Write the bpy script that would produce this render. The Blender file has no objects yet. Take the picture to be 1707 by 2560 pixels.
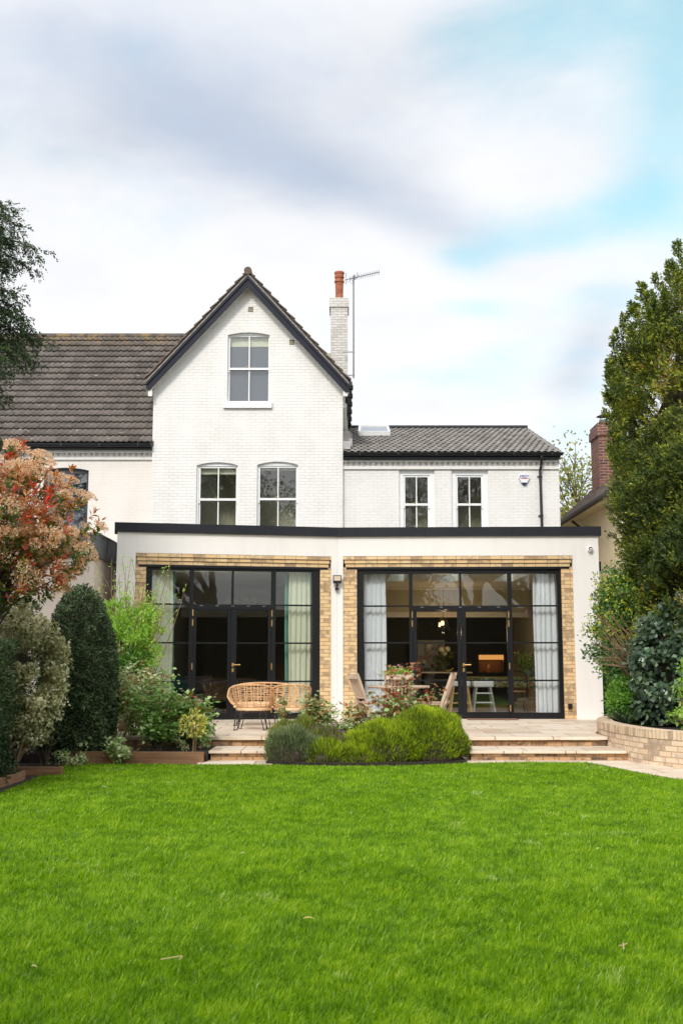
import bpy, math, random
import numpy as np

# ------------------------------------------------------------------ camera, sky, sun, exposure
SC = bpy.context.scene
COL = SC.collection
R = math.radians
random.seed(7)
RNG = np.random.default_rng(11)

PITCH = R(7.85); FPX = 2757.0; CX, CY = 853.5, 1280.0; CZ = 1.36
SP, CP = math.sin(PITCH), math.cos(PITCH)

cam_d = bpy.data.cameras.new("camera")
cam = bpy.data.objects.new("camera", cam_d); COL.objects.link(cam)
cam.location = (0, 0, CZ); cam.rotation_euler = (R(90) + PITCH, 0, 0)
cam_d.sensor_fit = 'VERTICAL'; cam_d.sensor_height = 36.0; cam_d.sensor_width = 24.0
cam_d.lens = FPX / 2560 * 36.0
cam_d.clip_start = 0.05; cam_d.clip_end = 3000
cam_d.dof.use_dof = True; cam_d.dof.focus_distance = 19.0; cam_d.dof.aperture_fstop = 7.0
SC.camera = cam

SUN = np.array([-0.24, -0.74, 0.63]); SUN /= np.linalg.norm(SUN)
SUN_EL = math.asin(SUN[2]); SUN_AZ = math.atan2(SUN[0], SUN[1])
sun_d = bpy.data.lights.new("sun", 'SUN'); sun_d.energy = 1.5; sun_d.angle = R(11); sun_d.color = (1.0, 0.96, 0.9)
sun = bpy.data.objects.new("sun", sun_d); COL.objects.link(sun)
sun.rotation_euler = (R(90) - SUN_EL, 0, math.atan2(SUN[0], -SUN[1]))

SC.view_settings.view_transform = 'Standard'; SC.view_settings.look = 'None'
SC.view_settings.gamma = 1.0; SC.view_settings.exposure = 0.58

def nd(nt, typ, **kw):
    n = nt.nodes.new(typ)
    for k, v in kw.items():
        if k.startswith('i_'):
            key = k[2:]
            key = int(key) if key.isdigit() else key.replace('_', ' ')
            n.inputs[key].default_value = v
        else:
            setattr(n, k, v)
    return n

def make_world():
    w = bpy.data.worlds.new("World"); SC.world = w; w.use_nodes = True
    nt = w.node_tree; nt.nodes.clear(); L = nt.links.new
    out = nd(nt, 'ShaderNodeOutputWorld')
    tc = nd(nt, 'ShaderNodeTexCoord')
    sep = nd(nt, 'ShaderNodeSeparateXYZ'); L(tc.outputs['Generated'], sep.inputs[0])
    def m(op, a, b=None, c=None, clamp=False):
        n = nd(nt, 'ShaderNodeMath', operation=op); n.use_clamp = clamp
        for i, v in enumerate((a, b, c)):
            if v is None: continue
            if hasattr(v, 'links') or hasattr(v, 'is_output'): L(v, n.inputs[i])
            else: n.inputs[i].default_value = v
        return n.outputs[0]
    zc = m('MAXIMUM', sep.outputs[2], 0.0)
    den = m('ADD', zc, 0.32)
    u = m('DIVIDE', sep.outputs[0], den); v = m('DIVIDE', sep.outputs[1], den)
    comb = nd(nt, 'ShaderNodeCombineXYZ'); L(u, comb.inputs[0]); L(v, comb.inputs[1])
    def noise(scale, off, detail=8.0, rough=0.57, dist=0.0):
        mp = nd(nt, 'ShaderNodeMapping'); mp.inputs['Location'].default_value = off
        mp.inputs['Scale'].default_value = (scale, scale * 1.25, scale)
        L(comb.outputs[0], mp.inputs[0])
        n = nd(nt, 'ShaderNodeTexNoise'); n.inputs['Scale'].default_value = 1.0
        n.inputs['Detail'].default_value = detail; n.inputs['Roughness'].default_value = rough
        n.inputs['Distortion'].default_value = dist
        L(mp.outputs[0], n.inputs['Vector']); return n.outputs[0]
    def smooth(val, a, b):
        n = nd(nt, 'ShaderNodeMapRange'); n.interpolation_type = 'SMOOTHSTEP'
        L(val, n.inputs[0]); n.inputs[1].default_value = a; n.inputs[2].default_value = b
        return n.outputs[0]
    def blob(cx, cz, rx, rz, tilt=0.0):       # a soft bank of cloud round one direction of the sky
        dx = m('SUBTRACT', sep.outputs[0], cx); dz = m('SUBTRACT', sep.outputs[2], cz)
        dz = m('SUBTRACT', dz, m('MULTIPLY', dx, tilt))
        dx = m('DIVIDE', dx, rx); dz = m('DIVIDE', dz, rz)
        q = m('ADD', m('MULTIPLY', dx, dx), m('MULTIPLY', dz, dz))
        return m('MULTIPLY', m('POWER', 2.718, m('MULTIPLY', q, -1.0)), m('GREATER_THAN', sep.outputs[1], 0.0))
    def mixc(f, a, b):
        n = nd(nt, 'ShaderNodeMix', data_type='RGBA')
        L(f, n.inputs[0])
        for i, s in ((6, a), (7, b)):
            if isinstance(s, tuple): n.inputs[i].default_value = s + (1,)
            else: L(s, n.inputs[i])
        return n.outputs[2]
    n1 = noise(2.2, (3.1, 1.7, 0)); n2 = noise(3.0, (8.4, 5.2, 0), 8, 0.55, 0.3); n3 = noise(5.0, (1.4, 9.2, 0), 8, 0.5)
    # grey undersides
    zz = sep.outputs[2]; fx = sep.outputs[0]
    def add(*a):
        r = a[0]
        for q in a[1:]: r = m('ADD', r, q)
        return r
    n0 = noise(1.1, (5.3, 2.2, 0), 5, 0.5, 0.4)
    grey = add(m('MULTIPLY', smooth(zz, 0.34, 0.47), 0.26), m('MULTIPLY', blob(-0.10, .445, .17, .055, -.35), .42), m('MULTIPLY', blob(-.03, .42, .09, .032, -.2), .32),
               m('MULTIPLY', blob(.10, .372, .07, .032, -.3), .52), m('MULTIPLY', blob(.215, .27, .035, .045, .8), .48), m('MULTIPLY', blob(.02, .50, .12, .03, 0), .12),
               m('MULTIPLY', m('SUBTRACT', n1, 0.5), 0.9), m('MULTIPLY', m('SUBTRACT', n2, 0.5), 0.75), m('MULTIPLY', m('SUBTRACT', n3, 0.5), 0.65), m('MULTIPLY', m('SUBTRACT', n0, 0.5), 0.5))
    grey = smooth(grey, 0.0, 0.95)
    # open blue
    blue = add(m('MULTIPLY', smooth(fx, .0, .26), .13), m('MULTIPLY', blob(.275, .47, .05, .10), .52), m('MULTIPLY', blob(.16, .515, .10, .032), .46), m('MULTIPLY', blob(.225, .375, .06, .03, .3), .32),
               m('MULTIPLY', blob(.155, .368, .05, .02), .36), m('MULTIPLY', blob(.105, .352, .035, .016, -.2), .42), m('MULTIPLY', blob(.12, .312, .05, .011), .36),
               m('MULTIPLY', m('SUBTRACT', n2, 0.5), 1.1), m('MULTIPLY', m('SUBTRACT', n3, 0.5), 0.5))
    blue = smooth(blue, 0.02, 0.85)
    cloud = mixc(grey, (0.835, 0.845, 0.87), (0.46, 0.525, 0.64))
    tex = m('ADD', 0.85, m('MULTIPLY', n3, 0.30))
    sky = nd(nt, 'ShaderNodeTexSky', sky_type='NISHITA', sun_disc=False)
    sky.sun_elevation = SUN_EL; sky.sun_rotation = SUN_AZ
    hs = nd(nt, 'ShaderNodeVectorMath', operation='MULTIPLY'); L(sky.outputs[0], hs.inputs[0]); hs.inputs[1].default_value = (0.10, 0.145, 0.12)
    haze = nd(nt, 'ShaderNodeVectorMath', operation='ADD'); L(hs.outputs[0], haze.inputs[0]); haze.inputs[1].default_value = (0.12, 0.30, 0.32)
    col = mixc(m('MULTIPLY', blue, 0.8), cloud, haze.outputs[0])
    # the veil of cloud is brighter round the hidden sun
    dot = nd(nt, 'ShaderNodeVectorMath', operation='DOT_PRODUCT'); L(tc.outputs['Generated'], dot.inputs[0]); dot.inputs[1].default_value = tuple(SUN)
    glow = m('MULTIPLY', m('POWER', m('MAXIMUM', dot.outputs['Value'], 0.0), 4.0), 1.2)
    mul = nd(nt, 'ShaderNodeVectorMath', operation='SCALE'); L(col, mul.inputs[0]); L(m('MULTIPLY', tex, m('ADD', 1.0, glow)), mul.inputs['Scale'])
    bg = nd(nt, 'ShaderNodeBackground'); L(mul.outputs[0], bg.inputs[0]); bg.inputs[1].default_value = 0.80
    L(bg.outputs[0], out.inputs[0])
make_world()

# ------------------------------------------------------------------ photograph pixel -> place
def P(px, py, Y):
    """point of the vertical plane at distance Y seen at photo pixel (px, py)"""
    k = (CY - py) / FPX
    Z = Y * (k * CP + SP) / (CP - k * SP)
    d = Y * CP + Z * SP
    return (px - CX) / FPX * d, Z + CZ
def PX(px, py, Y): return P(px, py, Y)[0]
def PZ(py, Y): return P(CX, py, Y)[1]
def G(px, py, z):
    """point of the level plane z seen at photo pixel"""
    k = (CY - py) / FPX
    Z = z - CZ
    Y = Z * (CP - k * SP) / (k * CP + SP)
    return (px - CX) / FPX * (Y * CP + Z * SP), Y

# ------------------------------------------------------------------ objects and tags
def tag(o, label=None, cat=None, group=None, kind=None):
    if label: o['label'] = label
    if cat: o['category'] = cat
    if group: o['group'] = group
    if kind: o['kind'] = kind
    return o
def thing(name, label, cat, loc=(0, 0, 0), rz=0.0, group=None):
    o = bpy.data.objects.new(name, None); COL.objects.link(o)
    o.empty_display_size = 0.2; o.location = loc; o.rotation_euler = (0, 0, rz)
    return tag(o, label, cat, group)
def copy_tree(o, parent=None):
    c = o.copy(); COL.objects.link(c); c.parent = parent
    for ch in list(o.children): copy_tree(ch, c)
    return c
def root_loc(o):
    while o.parent: o = o.parent
    return np.array(o.location)

class MB:
    """collects shapes, then links them as ONE mesh object"""
    def __init__(s): s.v = []; s.f = []; s.mi = []; s.uv = {}; s.m = 0
    def add(s, verts, faces):
        b = len(s.v); s.v.extend([tuple(map(float, q)) for q in verts])
        for f in faces: s.f.append(tuple(b + i for i in f)); s.mi.append(s.m)
        return b
    def box(s, x0, x1, y0, y1, z0, z1):
        x0, x1 = min(x0, x1), max(x0, x1); y0, y1 = min(y0, y1), max(y0, y1); z0, z1 = min(z0, z1), max(z0, z1)
        s.add([(x0,y0,z0),(x1,y0,z0),(x1,y1,z0),(x0,y1,z0),(x0,y0,z1),(x1,y0,z1),(x1,y1,z1),(x0,y1,z1)],
              [(0,3,2,1),(4,5,6,7),(0,1,5,4),(1,2,6,5),(2,3,7,6),(3,0,4,7)])
    def bar(s, a, b, w, h, up=(0, 0, 1)):
        """rectangular bar from a to b, w wide, h high"""
        a, b = np.array(a, float), np.array(b, float); d = b - a; d /= np.linalg.norm(d)
        up = np.array(up, float); sd = np.cross(d, up)
        if np.linalg.norm(sd) < 1e-4: sd = np.cross(d, (0, 1, 0))
        sd /= np.linalg.norm(sd); u = np.cross(sd, d)
        vs = []
        for p in (a, b):
            for i, j in ((-1,-1),(1,-1),(1,1),(-1,1)): vs.append(p + sd*i*w/2 + u*j*h/2)
        s.add(vs, [(0,1,2,3),(7,6,5,4),(0,4,5,1),(1,5,6,2),(2,6,7,3),(3,7,4,0)])
    def prism(s, poly, y0, y1, xf=None):
        """polygon of (x, z) pairs pushed through from y0 to y1"""
        n = len(poly)
        vs = [(x, y0, z) for x, z in poly] + [(x, y1, z) for x, z in poly]
        fs = [tuple(range(n)), tuple(range(2*n-1, n-1, -1))] + [(i, n+i, n+(i+1) % n, (i+1) % n) for i in range(n)]
        s.add(vs, fs)
    def slab(s, poly, z0, z1):
        """polygon of (x, y) pairs pushed up from z0 to z1"""
        n = len(poly)
        vs = [(x, y, z0) for x, y in poly] + [(x, y, z1) for x, y in poly]
        fs = [tuple(range(n-1, -1, -1)), tuple(range(n, 2*n))] + [(i, (i+1) % n, n+(i+1) % n, n+i) for i in range(n)]
        s.add(vs, fs)
    def tube(s, pts, r, n=6, cap=True, closed=False):
        pts = [np.array(p, float) for p in pts]; k = len(pts)
        rs = r if hasattr(r, '__len__') else [r]*k
        b = len(s.v); prev = None
        for i, p in enumerate(pts):
            if closed: t = pts[(i+1) % k] - pts[i-1]
            else: t = pts[min(i+1, k-1)] - pts[max(i-1, 0)]
            t = t/(np.linalg.norm(t)+1e-9)
            if prev is None:
                a = np.cross(t, (0, 0, 1))
                if np.linalg.norm(a) < 0.05: a = np.cross(t, (1, 0, 0))
            else: a = prev - t*np.dot(prev, t)
            a /= np.linalg.norm(a)+1e-9; prev = a; c = np.cross(t, a)
            for j in range(n):
                w = 2*math.pi*j/n; q = p + rs[i]*(a*math.cos(w)+c*math.sin(w)); s.v.append(tuple(q))
        for i in range(k if closed else k-1):
            i2 = (i+1) % k
            for j in range(n):
                s.f.append((b+i*n+j, b+i*n+(j+1) % n, b+i2*n+(j+1) % n, b+i2*n+j)); s.mi.append(s.m)
        if cap and not closed:
            s.f.append(tuple(b+j for j in range(n-1, -1, -1))); s.mi.append(s.m)
            s.f.append(tuple(b+(k-1)*n+j for j in range(n))); s.mi.append(s.m)
    def lathe(s, prof, c=(0, 0, 0), n=16):
        """profile of (r, z) pairs turned about the vertical through c"""
        b = len(s.v); k = len(prof)
        for r, z in prof:
            for j in range(n):
                w = 2*math.pi*j/n; s.v.append((c[0]+r*math.cos(w), c[1]+r*math.sin(w), c[2]+z))
        for i in range(k-1):
            for j in range(n):
                s.f.append((b+i*n+j, b+i*n+(j+1) % n, b+(i+1)*n+(j+1) % n, b+(i+1)*n+j)); s.mi.append(s.m)
        s.f.append(tuple(b+j for j in range(n-1, -1, -1))); s.mi.append(s.m)
        s.f.append(tuple(b+(k-1)*n+j for j in range(n))); s.mi.append(s.m)
    def ball(s, c, r, n=12, k=8, sq=(1, 1, 1)):
        prof = []
        b = len(s.v)
        for i in range(k+1):
            a = -math.pi/2 + math.pi*i/k
            for j in range(n):
                w = 2*math.pi*j/n
                s.v.append((c[0]+r*sq[0]*math.cos(a)*math.cos(w), c[1]+r*sq[1]*math.cos(a)*math.sin(w), c[2]+r*sq[2]*math.sin(a)))
        for i in range(k):
            for j in range(n):
                s.f.append((b+i*n+j, b+i*n+(j+1) % n, b+(i+1)*n+(j+1) % n, b+(i+1)*n+j)); s.mi.append(s.m)
    def grid(s, pts):
        """rows of points joined into a sheet"""
        b = len(s.v); m = len(pts); n = len(pts[0])
        for row in pts: s.v.extend([tuple(map(float, q)) for q in row])
        for i in range(m-1):
            for j in range(n-1):
                s.f.append((b+i*n+j, b+i*n+j+1, b+(i+1)*n+j+1, b+(i+1)*n+j)); s.mi.append(s.m)
    def moved(s, fn):
        s.v = [tuple(fn(*q)) for q in s.v]; return s
    def build(s, name, mat, parent=None, smooth=False, uvfn=None, bevel=0.0, world=True):
        me = bpy.data.meshes.new(name)
        off = root_loc(parent) if (parent is not None and world) else np.zeros(3)
        me.from_pydata([(x-off[0], y-off[1], z-off[2]) for x, y, z in s.v], [], s.f)
        for mt in (mat if isinstance(mat, (list, tuple)) else [mat]): me.materials.append(mt)
        me.polygons.foreach_set('material_index', s.mi)
        if smooth: me.polygons.foreach_set('use_smooth', [True]*len(s.f))
        me.update()
        uvl = me.uv_layers.new(name='UVMap').data
        V = np.array(s.v) if s.v else np.zeros((0, 3))
        for p in me.polygons:
            n = p.normal
            for li in p.loop_indices:
                q = V[me.loops[li].vertex_index]
                if uvfn: uvl[li].uv = uvfn(q, n)
                elif abs(n.z) > 0.7: uvl[li].uv = (q[0], q[1])
                elif abs(n.x) > 0.75: uvl[li].uv = (q[1], q[2])
                else: uvl[li].uv = (q[0], q[2])
        o = bpy.data.objects.new(name, me); COL.objects.link(o)
        if parent is not None: o.parent = parent
        if bevel > 0:
            b = o.modifiers.new('bevel', 'BEVEL'); b.width = bevel; b.segments = 2; b.limit_method = 'ANGLE'
        return o

# ------------------------------------------------------------------ materials
MATS = {}
def base_mat(name):
    m = bpy.data.materials.new(name); m.use_nodes = True; nt = m.node_tree
    return m, nt, nt.nodes['Principled BSDF'], nt.links.new
def ramp(nt, stops, interp='LINEAR'):
    r = nt.nodes.new('ShaderNodeValToRGB'); cr = r.color_ramp; cr.interpolation = interp
    while len(cr.elements) < len(stops): cr.elements.new(0.5)
    for e, (p, c) in zip(cr.elements, stops): e.position = p; e.color = tuple(c)+(1,)
    return r
def plain(name, col, rough=0.6, metal=0.0, var=0.12, scale=6.0, bump=0.0, bscale=40.0, spec=0.5, coat=0.0):
    m, nt, b, L = base_mat(name)
    tc = nd(nt, 'ShaderNodeTexCoord')
    n = nd(nt, 'ShaderNodeTexNoise'); n.inputs['Scale'].default_value = scale; n.inputs['Detail'].default_value = 6
    L(tc.outputs['Object'], n.inputs['Vector'])
    c = np.array(col)
    r = ramp(nt, [(0.3, tuple(c*(1-var))), (0.7, tuple(np.minimum(c*(1+var), 1)))])
    L(n.outputs[0], r.inputs[0]); L(r.outputs[0], b.inputs['Base Color'])
    b.inputs['Roughness'].default_value = rough; b.inputs['Metallic'].default_value = metal
    b.inputs['Specular IOR Level'].default_value = spec; b.inputs['Coat Weight'].default_value = coat
    if bump:
        n2 = nd(nt, 'ShaderNodeTexNoise'); n2.inputs['Scale'].default_value = bscale; n2.inputs['Detail'].default_value = 4
        L(tc.outputs['Object'], n2.inputs['Vector'])
        bp = nd(nt, 'ShaderNodeBump'); bp.inputs['Strength'].default_value = bump; bp.inputs['Distance'].default_value = 0.01
        L(n2.outputs[0], bp.inputs['Height']); L(bp.outputs[0], b.inputs['Normal'])
    return m
def brick(name, c1, c2, dark, mortar, w=0.225, h=0.075, ms=0.006, darkamt=0.5, bump=0.6, rough=0.85, stain=None, offset=0.5, vert=False):
    m, nt, b, L = base_mat(name)
    uv = nd(nt, 'ShaderNodeUVMap')
    vec = uv.outputs[0]
    # wander the courses a little
    nz = nd(nt, 'ShaderNodeTexNoise'); nz.inputs['Scale'].default_value = 5.0; L(vec, nz.inputs['Vector'])
    sub = nd(nt, 'ShaderNodeVectorMath', operation='SUBTRACT'); L(nz.outputs['Color'], sub.inputs[0]); sub.inputs[1].default_value = (.5, .5, .5)
    sc = nd(nt, 'ShaderNodeVectorMath', operation='SCALE'); L(sub.outputs[0], sc.inputs[0]); sc.inputs['Scale'].default_value = 0.012
    ad = nd(nt, 'ShaderNodeVectorMath', operation='ADD'); L(vec, ad.inputs[0]); L(sc.outputs[0], ad.inputs[1])
    bt = nd(nt, 'ShaderNodeTexBrick'); L(ad.outputs[0], bt.inputs['Vector'])
    bt.offset = offset
    bt.inputs['Scale'].default_value = 1.0; bt.inputs['Brick Width'].default_value = w; bt.inputs['Row Height'].default_value = h
    bt.inputs['Mortar Size'].default_value = ms; bt.inputs['Mortar Smooth'].default_value = 0.3; bt.inputs['Bias'].default_value = 0.0
    bt.inputs['Color1'].default_value = (0, 0, 0, 1); bt.inputs['Color2'].default_value = (1, 1, 1, 1); bt.inputs['Mortar'].default_value = (0.5, .5, .5, 1)
    tone = ramp(nt, [(0.0, c1), (0.55, c2), (1.0, tuple(np.array(c1)*(0.86 if ms > .005 else .985)))]); L(bt.outputs['Color'], tone.inputs[0])
    n = nd(nt, 'ShaderNodeTexNoise'); n.inputs['Scale'].default_value = 9.0; n.inputs['Detail'].default_value = 8; n.inputs['Roughness'].default_value = 0.65
    L(ad.outputs[0], n.inputs['Vector'])
    # some bricks burnt darker, in patches
    pw = nd(nt, 'ShaderNodeMath', operation='MULTIPLY_ADD'); L(bt.outputs['Color'], pw.inputs[0]); pw.inputs[1].default_value = 0.32; L(n.outputs[0], pw.inputs[2])
    dm = nd(nt, 'ShaderNodeMapRange'); L(pw.outputs[0], dm.inputs[0]); dm.inputs[1].default_value = 0.66; dm.inputs[2].default_value = 0.82
    dm.inputs[4].default_value = darkamt
    mx = nd(nt, 'ShaderNodeMix', data_type='RGBA'); L(dm.outputs[0], mx.inputs[0]); L(tone.outputs[0], mx.inputs[6]); mx.inputs[7].default_value = dark+(1,)
    mfac = bt.outputs['Fac']
    if ms < .005:      # thick old paint fills the joints here and there
        nj = nd(nt, 'ShaderNodeTexNoise'); nj.inputs['Scale'].default_value = 2.6; nj.inputs['Detail'].default_value = 5; L(vec, nj.inputs['Vector'])
        mj = nd(nt, 'ShaderNodeMapRange'); L(nj.outputs[0], mj.inputs[0]); mj.inputs[1].default_value = .38; mj.inputs[2].default_value = .62; mj.inputs[3].default_value = .1; mj.inputs[4].default_value = 1.15
        mm_ = nd(nt, 'ShaderNodeMath', operation='MULTIPLY'); mm_.use_clamp = True; L(mfac, mm_.inputs[0]); L(mj.outputs[0], mm_.inputs[1]); mfac = mm_.outputs[0]
    mo = nd(nt, 'ShaderNodeMix', data_type='RGBA'); L(mfac, mo.inputs[0]); L(mx.outputs[2], mo.inputs[6]); mo.inputs[7].default_value = mortar+(1,)
    last = mo.outputs[2]
    if stain:
        n3 = nd(nt, 'ShaderNodeTexNoise'); n3.inputs['Scale'].default_value = stain[1]; n3.inputs['Detail'].default_value = 6; L(vec, n3.inputs['Vector'])
        sm = nd(nt, 'ShaderNodeMapRange'); L(n3.outputs[0], sm.inputs[0]); sm.inputs[1].default_value = 0.5; sm.inputs[2].default_value = 0.72; sm.inputs[4].default_value = stain[2]
        ms_ = nd(nt, 'ShaderNodeMix', data_type='RGBA'); L(sm.outputs[0], ms_.inputs[0]); L(last, ms_.inputs[6]); ms_.inputs[7].default_value = stain[0]+(1,)
        last = ms_.outputs[2]
    if ms < .005:
        nw = nd(nt, 'ShaderNodeTexNoise'); nw.inputs['Scale'].default_value = 1.0; nw.inputs['Detail'].default_value = 7; mpw = nd(nt, 'ShaderNodeMapping'); mpw.inputs['Scale'].default_value = (2.2, .8, 1); L(vec, mpw.inputs[0]); L(mpw.outputs[0], nw.inputs['Vector'])
        rw = ramp(nt, [(.3, (.945, .94, .925)), (.6, (1, 1, 1))]); L(nw.outputs[0], rw.inputs[0]); xm_ = nd(nt, 'ShaderNodeMix', data_type='RGBA', blend_type='MULTIPLY'); xm_.inputs[0].default_value = 1; L(last, xm_.inputs[6]); L(rw.outputs[0], xm_.inputs[7]); last = xm_.outputs[2]
    L(last, b.inputs['Base Color']); b.inputs['Roughness'].default_value = rough
    hh = nd(nt, 'ShaderNodeMath', operation='MULTIPLY_ADD'); L(n.outputs[0], hh.inputs[0]); hh.inputs[1].default_value = 0.35
    inv = nd(nt, 'ShaderNodeMath', operation='SUBTRACT'); inv.inputs[0].default_value = 1.0; L(bt.outputs['Fac'], inv.inputs[1]); L(inv.outputs[0], hh.inputs[2])
    bp = nd(nt, 'ShaderNodeBump'); bp.inputs['Strength'].default_value = bump; bp.inputs['Distance'].default_value = 0.008
    L(hh.outputs[0], bp.inputs['Height']); L(bp.outputs[0], b.inputs['Normal'])
    return m
def foliage(name, stops, trans=0.3, rough=0.5, spec=0.4):
    m, nt, b, L = base_mat(name)
    at = nd(nt, 'ShaderNodeAttribute', attribute_name='tint')
    r = ramp(nt, stops); L(at.outputs['Fac'], r.inputs[0]); L(r.outputs[0], b.inputs['Base Color'])
    b.inputs['Roughness'].default_value = rough; b.inputs['Specular IOR Level'].default_value = spec
    tr = nd(nt, 'ShaderNodeBsdfTranslucent'); 
    hv = nd(nt, 'ShaderNodeHueSaturation'); hv.inputs['Saturation'].default_value = 1.15; hv.inputs['Value'].default_value = 1.25
    L(r.outputs[0], hv.inputs['Color']); L(hv.outputs[0], tr.inputs[0])
    mx = nd(nt, 'ShaderNodeMixShader'); mx.inputs[0].default_value = trans
    L(b.outputs[0], mx.inputs[1]); L(tr.outputs[0], mx.inputs[2]); L(mx.outputs[0], nt.nodes['Material Output'].inputs[0])
    return m
def glass(name, tint=(0.9, 0.93, 0.92), boost=1.6, ripple=0.0):
    m, nt, b, L = base_mat(name); nt.nodes.remove(b)
    t = nd(nt, 'ShaderNodeBsdfTransparent'); t.inputs[0].default_value = tint+(1,)
    g = nd(nt, 'ShaderNodeBsdfGlossy'); g.inputs['Roughness'].default_value = 0.0
    fr = nd(nt, 'ShaderNodeFresnel'); fr.inputs[0].default_value = 1.5
    mu = nd(nt, 'ShaderNodeMath', operation='MULTIPLY'); mu.use_clamp = True; L(fr.outputs[0], mu.inputs[0]); mu.inputs[1].default_value = boost
    if ripple:
        tc = nd(nt, 'ShaderNodeTexCoord'); n = nd(nt, 'ShaderNodeTexNoise'); n.inputs['Scale'].default_value = 3.0
        L(tc.outputs['Object'], n.inputs['Vector'])
        bp = nd(nt, 'ShaderNodeBump'); bp.inputs['Strength'].default_value = ripple; bp.inputs['Distance'].default_value = 0.02
        L(n.outputs[0], bp.inputs['Height']); L(bp.outputs[0], g.inputs['Normal'])
    ge = nd(nt, 'ShaderNodeNewGeometry'); fb = nd(nt, 'ShaderNodeMath', operation='SUBTRACT'); fb.inputs[0].default_value = 1.0; L(ge.outputs['Backfacing'], fb.inputs[1])
    m2 = nd(nt, 'ShaderNodeMath', operation='MULTIPLY'); L(mu.outputs[0], m2.inputs[0]); L(fb.outputs[0], m2.inputs[1])
    mx = nd(nt, 'ShaderNodeMixShader'); L(m2.outputs[0], mx.inputs[0]); L(t.outputs[0], mx.inputs[1]); L(g.outputs[0], mx.inputs[2])
    L(mx.outputs[0], nt.nodes['Material Output'].inputs[0]); return m
def emit(name, col, s):
    m, nt, b, L = base_mat(name); b.inputs['Base Color'].default_value = col+(1,)
    b.inputs['Emission Color'].default_value = col+(1,); b.inputs['Emission Strength'].default_value = s; return m
def wood(name, c1, c2, rough=0.65, scale=(2.0, 2.0, 22.0)):
    m, nt, b, L = base_mat(name)
    tc = nd(nt, 'ShaderNodeTexCoord'); mp = nd(nt, 'ShaderNodeMapping'); mp.inputs['Scale'].default_value = scale; L(tc.outputs['Object'], mp.inputs[0])
    n = nd(nt, 'ShaderNodeTexNoise'); n.inputs['Scale'].default_value = 2.0; n.inputs['Detail'].default_value = 7; n.inputs['Distortion'].default_value = 0.6; L(mp.outputs[0], n.inputs['Vector'])
    r = ramp(nt, [(0.3, c1), (0.7, c2)]); L(n.outputs[0], r.inputs[0]); L(r.outputs[0], b.inputs['Base Color']); b.inputs['Roughness'].default_value = rough
    bp = nd(nt, 'ShaderNodeBump'); bp.inputs['Strength'].default_value = 0.25; bp.inputs['Distance'].default_value = 0.004; L(n.outputs[0], bp.inputs['Height']); L(bp.outputs[0], b.inputs['Normal'])
    return m
def tile_mat(name, c1, c2, spot, lichen=None, lic_z=None):
    m, nt, b, L = base_mat(name)
    tc = nd(nt, 'ShaderNodeTexCoord')
    n = nd(nt, 'ShaderNodeTexNoise'); n.inputs['Scale'].default_value = 2.2; n.inputs['Detail'].default_value = 9; n.inputs['Roughness'].default_value = 0.7
    L(tc.outputs['Object'], n.inputs['Vector'])
    at = nd(nt, 'ShaderNodeAttribute', attribute_name='tint')
    av = nd(nt, 'ShaderNodeMath', operation='MULTIPLY_ADD'); L(at.outputs['Fac'], av.inputs[0]); av.inputs[1].default_value = 0.35; L(n.outputs[0], av.inputs[2])
    r = ramp(nt, [(0.45, c1), (0.9, c2)]); L(av.outputs[0], r.inputs[0]); last = r.outputs[0]
    def over(scale, lo, hi, col, amt, mask=None):
        nonlocal last
        q = nd(nt, 'ShaderNodeTexNoise'); q.inputs['Scale'].default_value = scale; q.inputs['Detail'].default_value = 5; L(tc.outputs['Object'], q.inputs['Vector'])
        mr = nd(nt, 'ShaderNodeMapRange'); L(q.outputs[0], mr.inputs[0]); mr.inputs[1].default_value = lo; mr.inputs[2].default_value = hi; mr.inputs[4].default_value = amt
        f = mr.outputs[0]
        if mask is not None:
            mm = nd(nt, 'ShaderNodeMath', operation='MULTIPLY'); L(f, mm.inputs[0]); L(mask, mm.inputs[1]); f = mm.outputs[0]
        x = nd(nt, 'ShaderNodeMix', data_type='RGBA'); L(f, x.inputs[0]); L(last, x.inputs[6]); x.inputs[7].default_value = col+(1,); last = x.outputs[2]
    over(7.0, 0.66, 0.72, spot, 0.7)
    over(3.0, 0.60, 0.75, (0.05, 0.05, 0.035), 0.7)
    if lichen:
        sp = nd(nt, 'ShaderNodeSeparateXYZ'); L(tc.outputs['Object'], sp.inputs[0])
        mk = nd(nt, 'ShaderNodeMapRange'); L(sp.outputs[2], mk.inputs[0]); mk.inputs[1].default_value = lic_z[0]; mk.inputs[2].default_value = lic_z[1]
        over(5.0, 0.45, 0.6, lichen, 0.85, mk.outputs[0])
    L(last, b.inputs['Base Color']); b.inputs['Roughness'].default_value = 0.8
    n2 = nd(nt, 'ShaderNodeTexNoise'); n2.inputs['Scale'].default_value = 60; L(tc.outputs['Object'], n2.inputs['Vector'])
    bp = nd(nt, 'ShaderNodeBump'); bp.inputs['Strength'].default_value = 0.3; bp.inputs['Distance'].default_value = 0.005; L(n2.outputs[0], bp.inputs['Height']); L(bp.outputs[0], b.inputs['Normal'])
    return m

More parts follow.
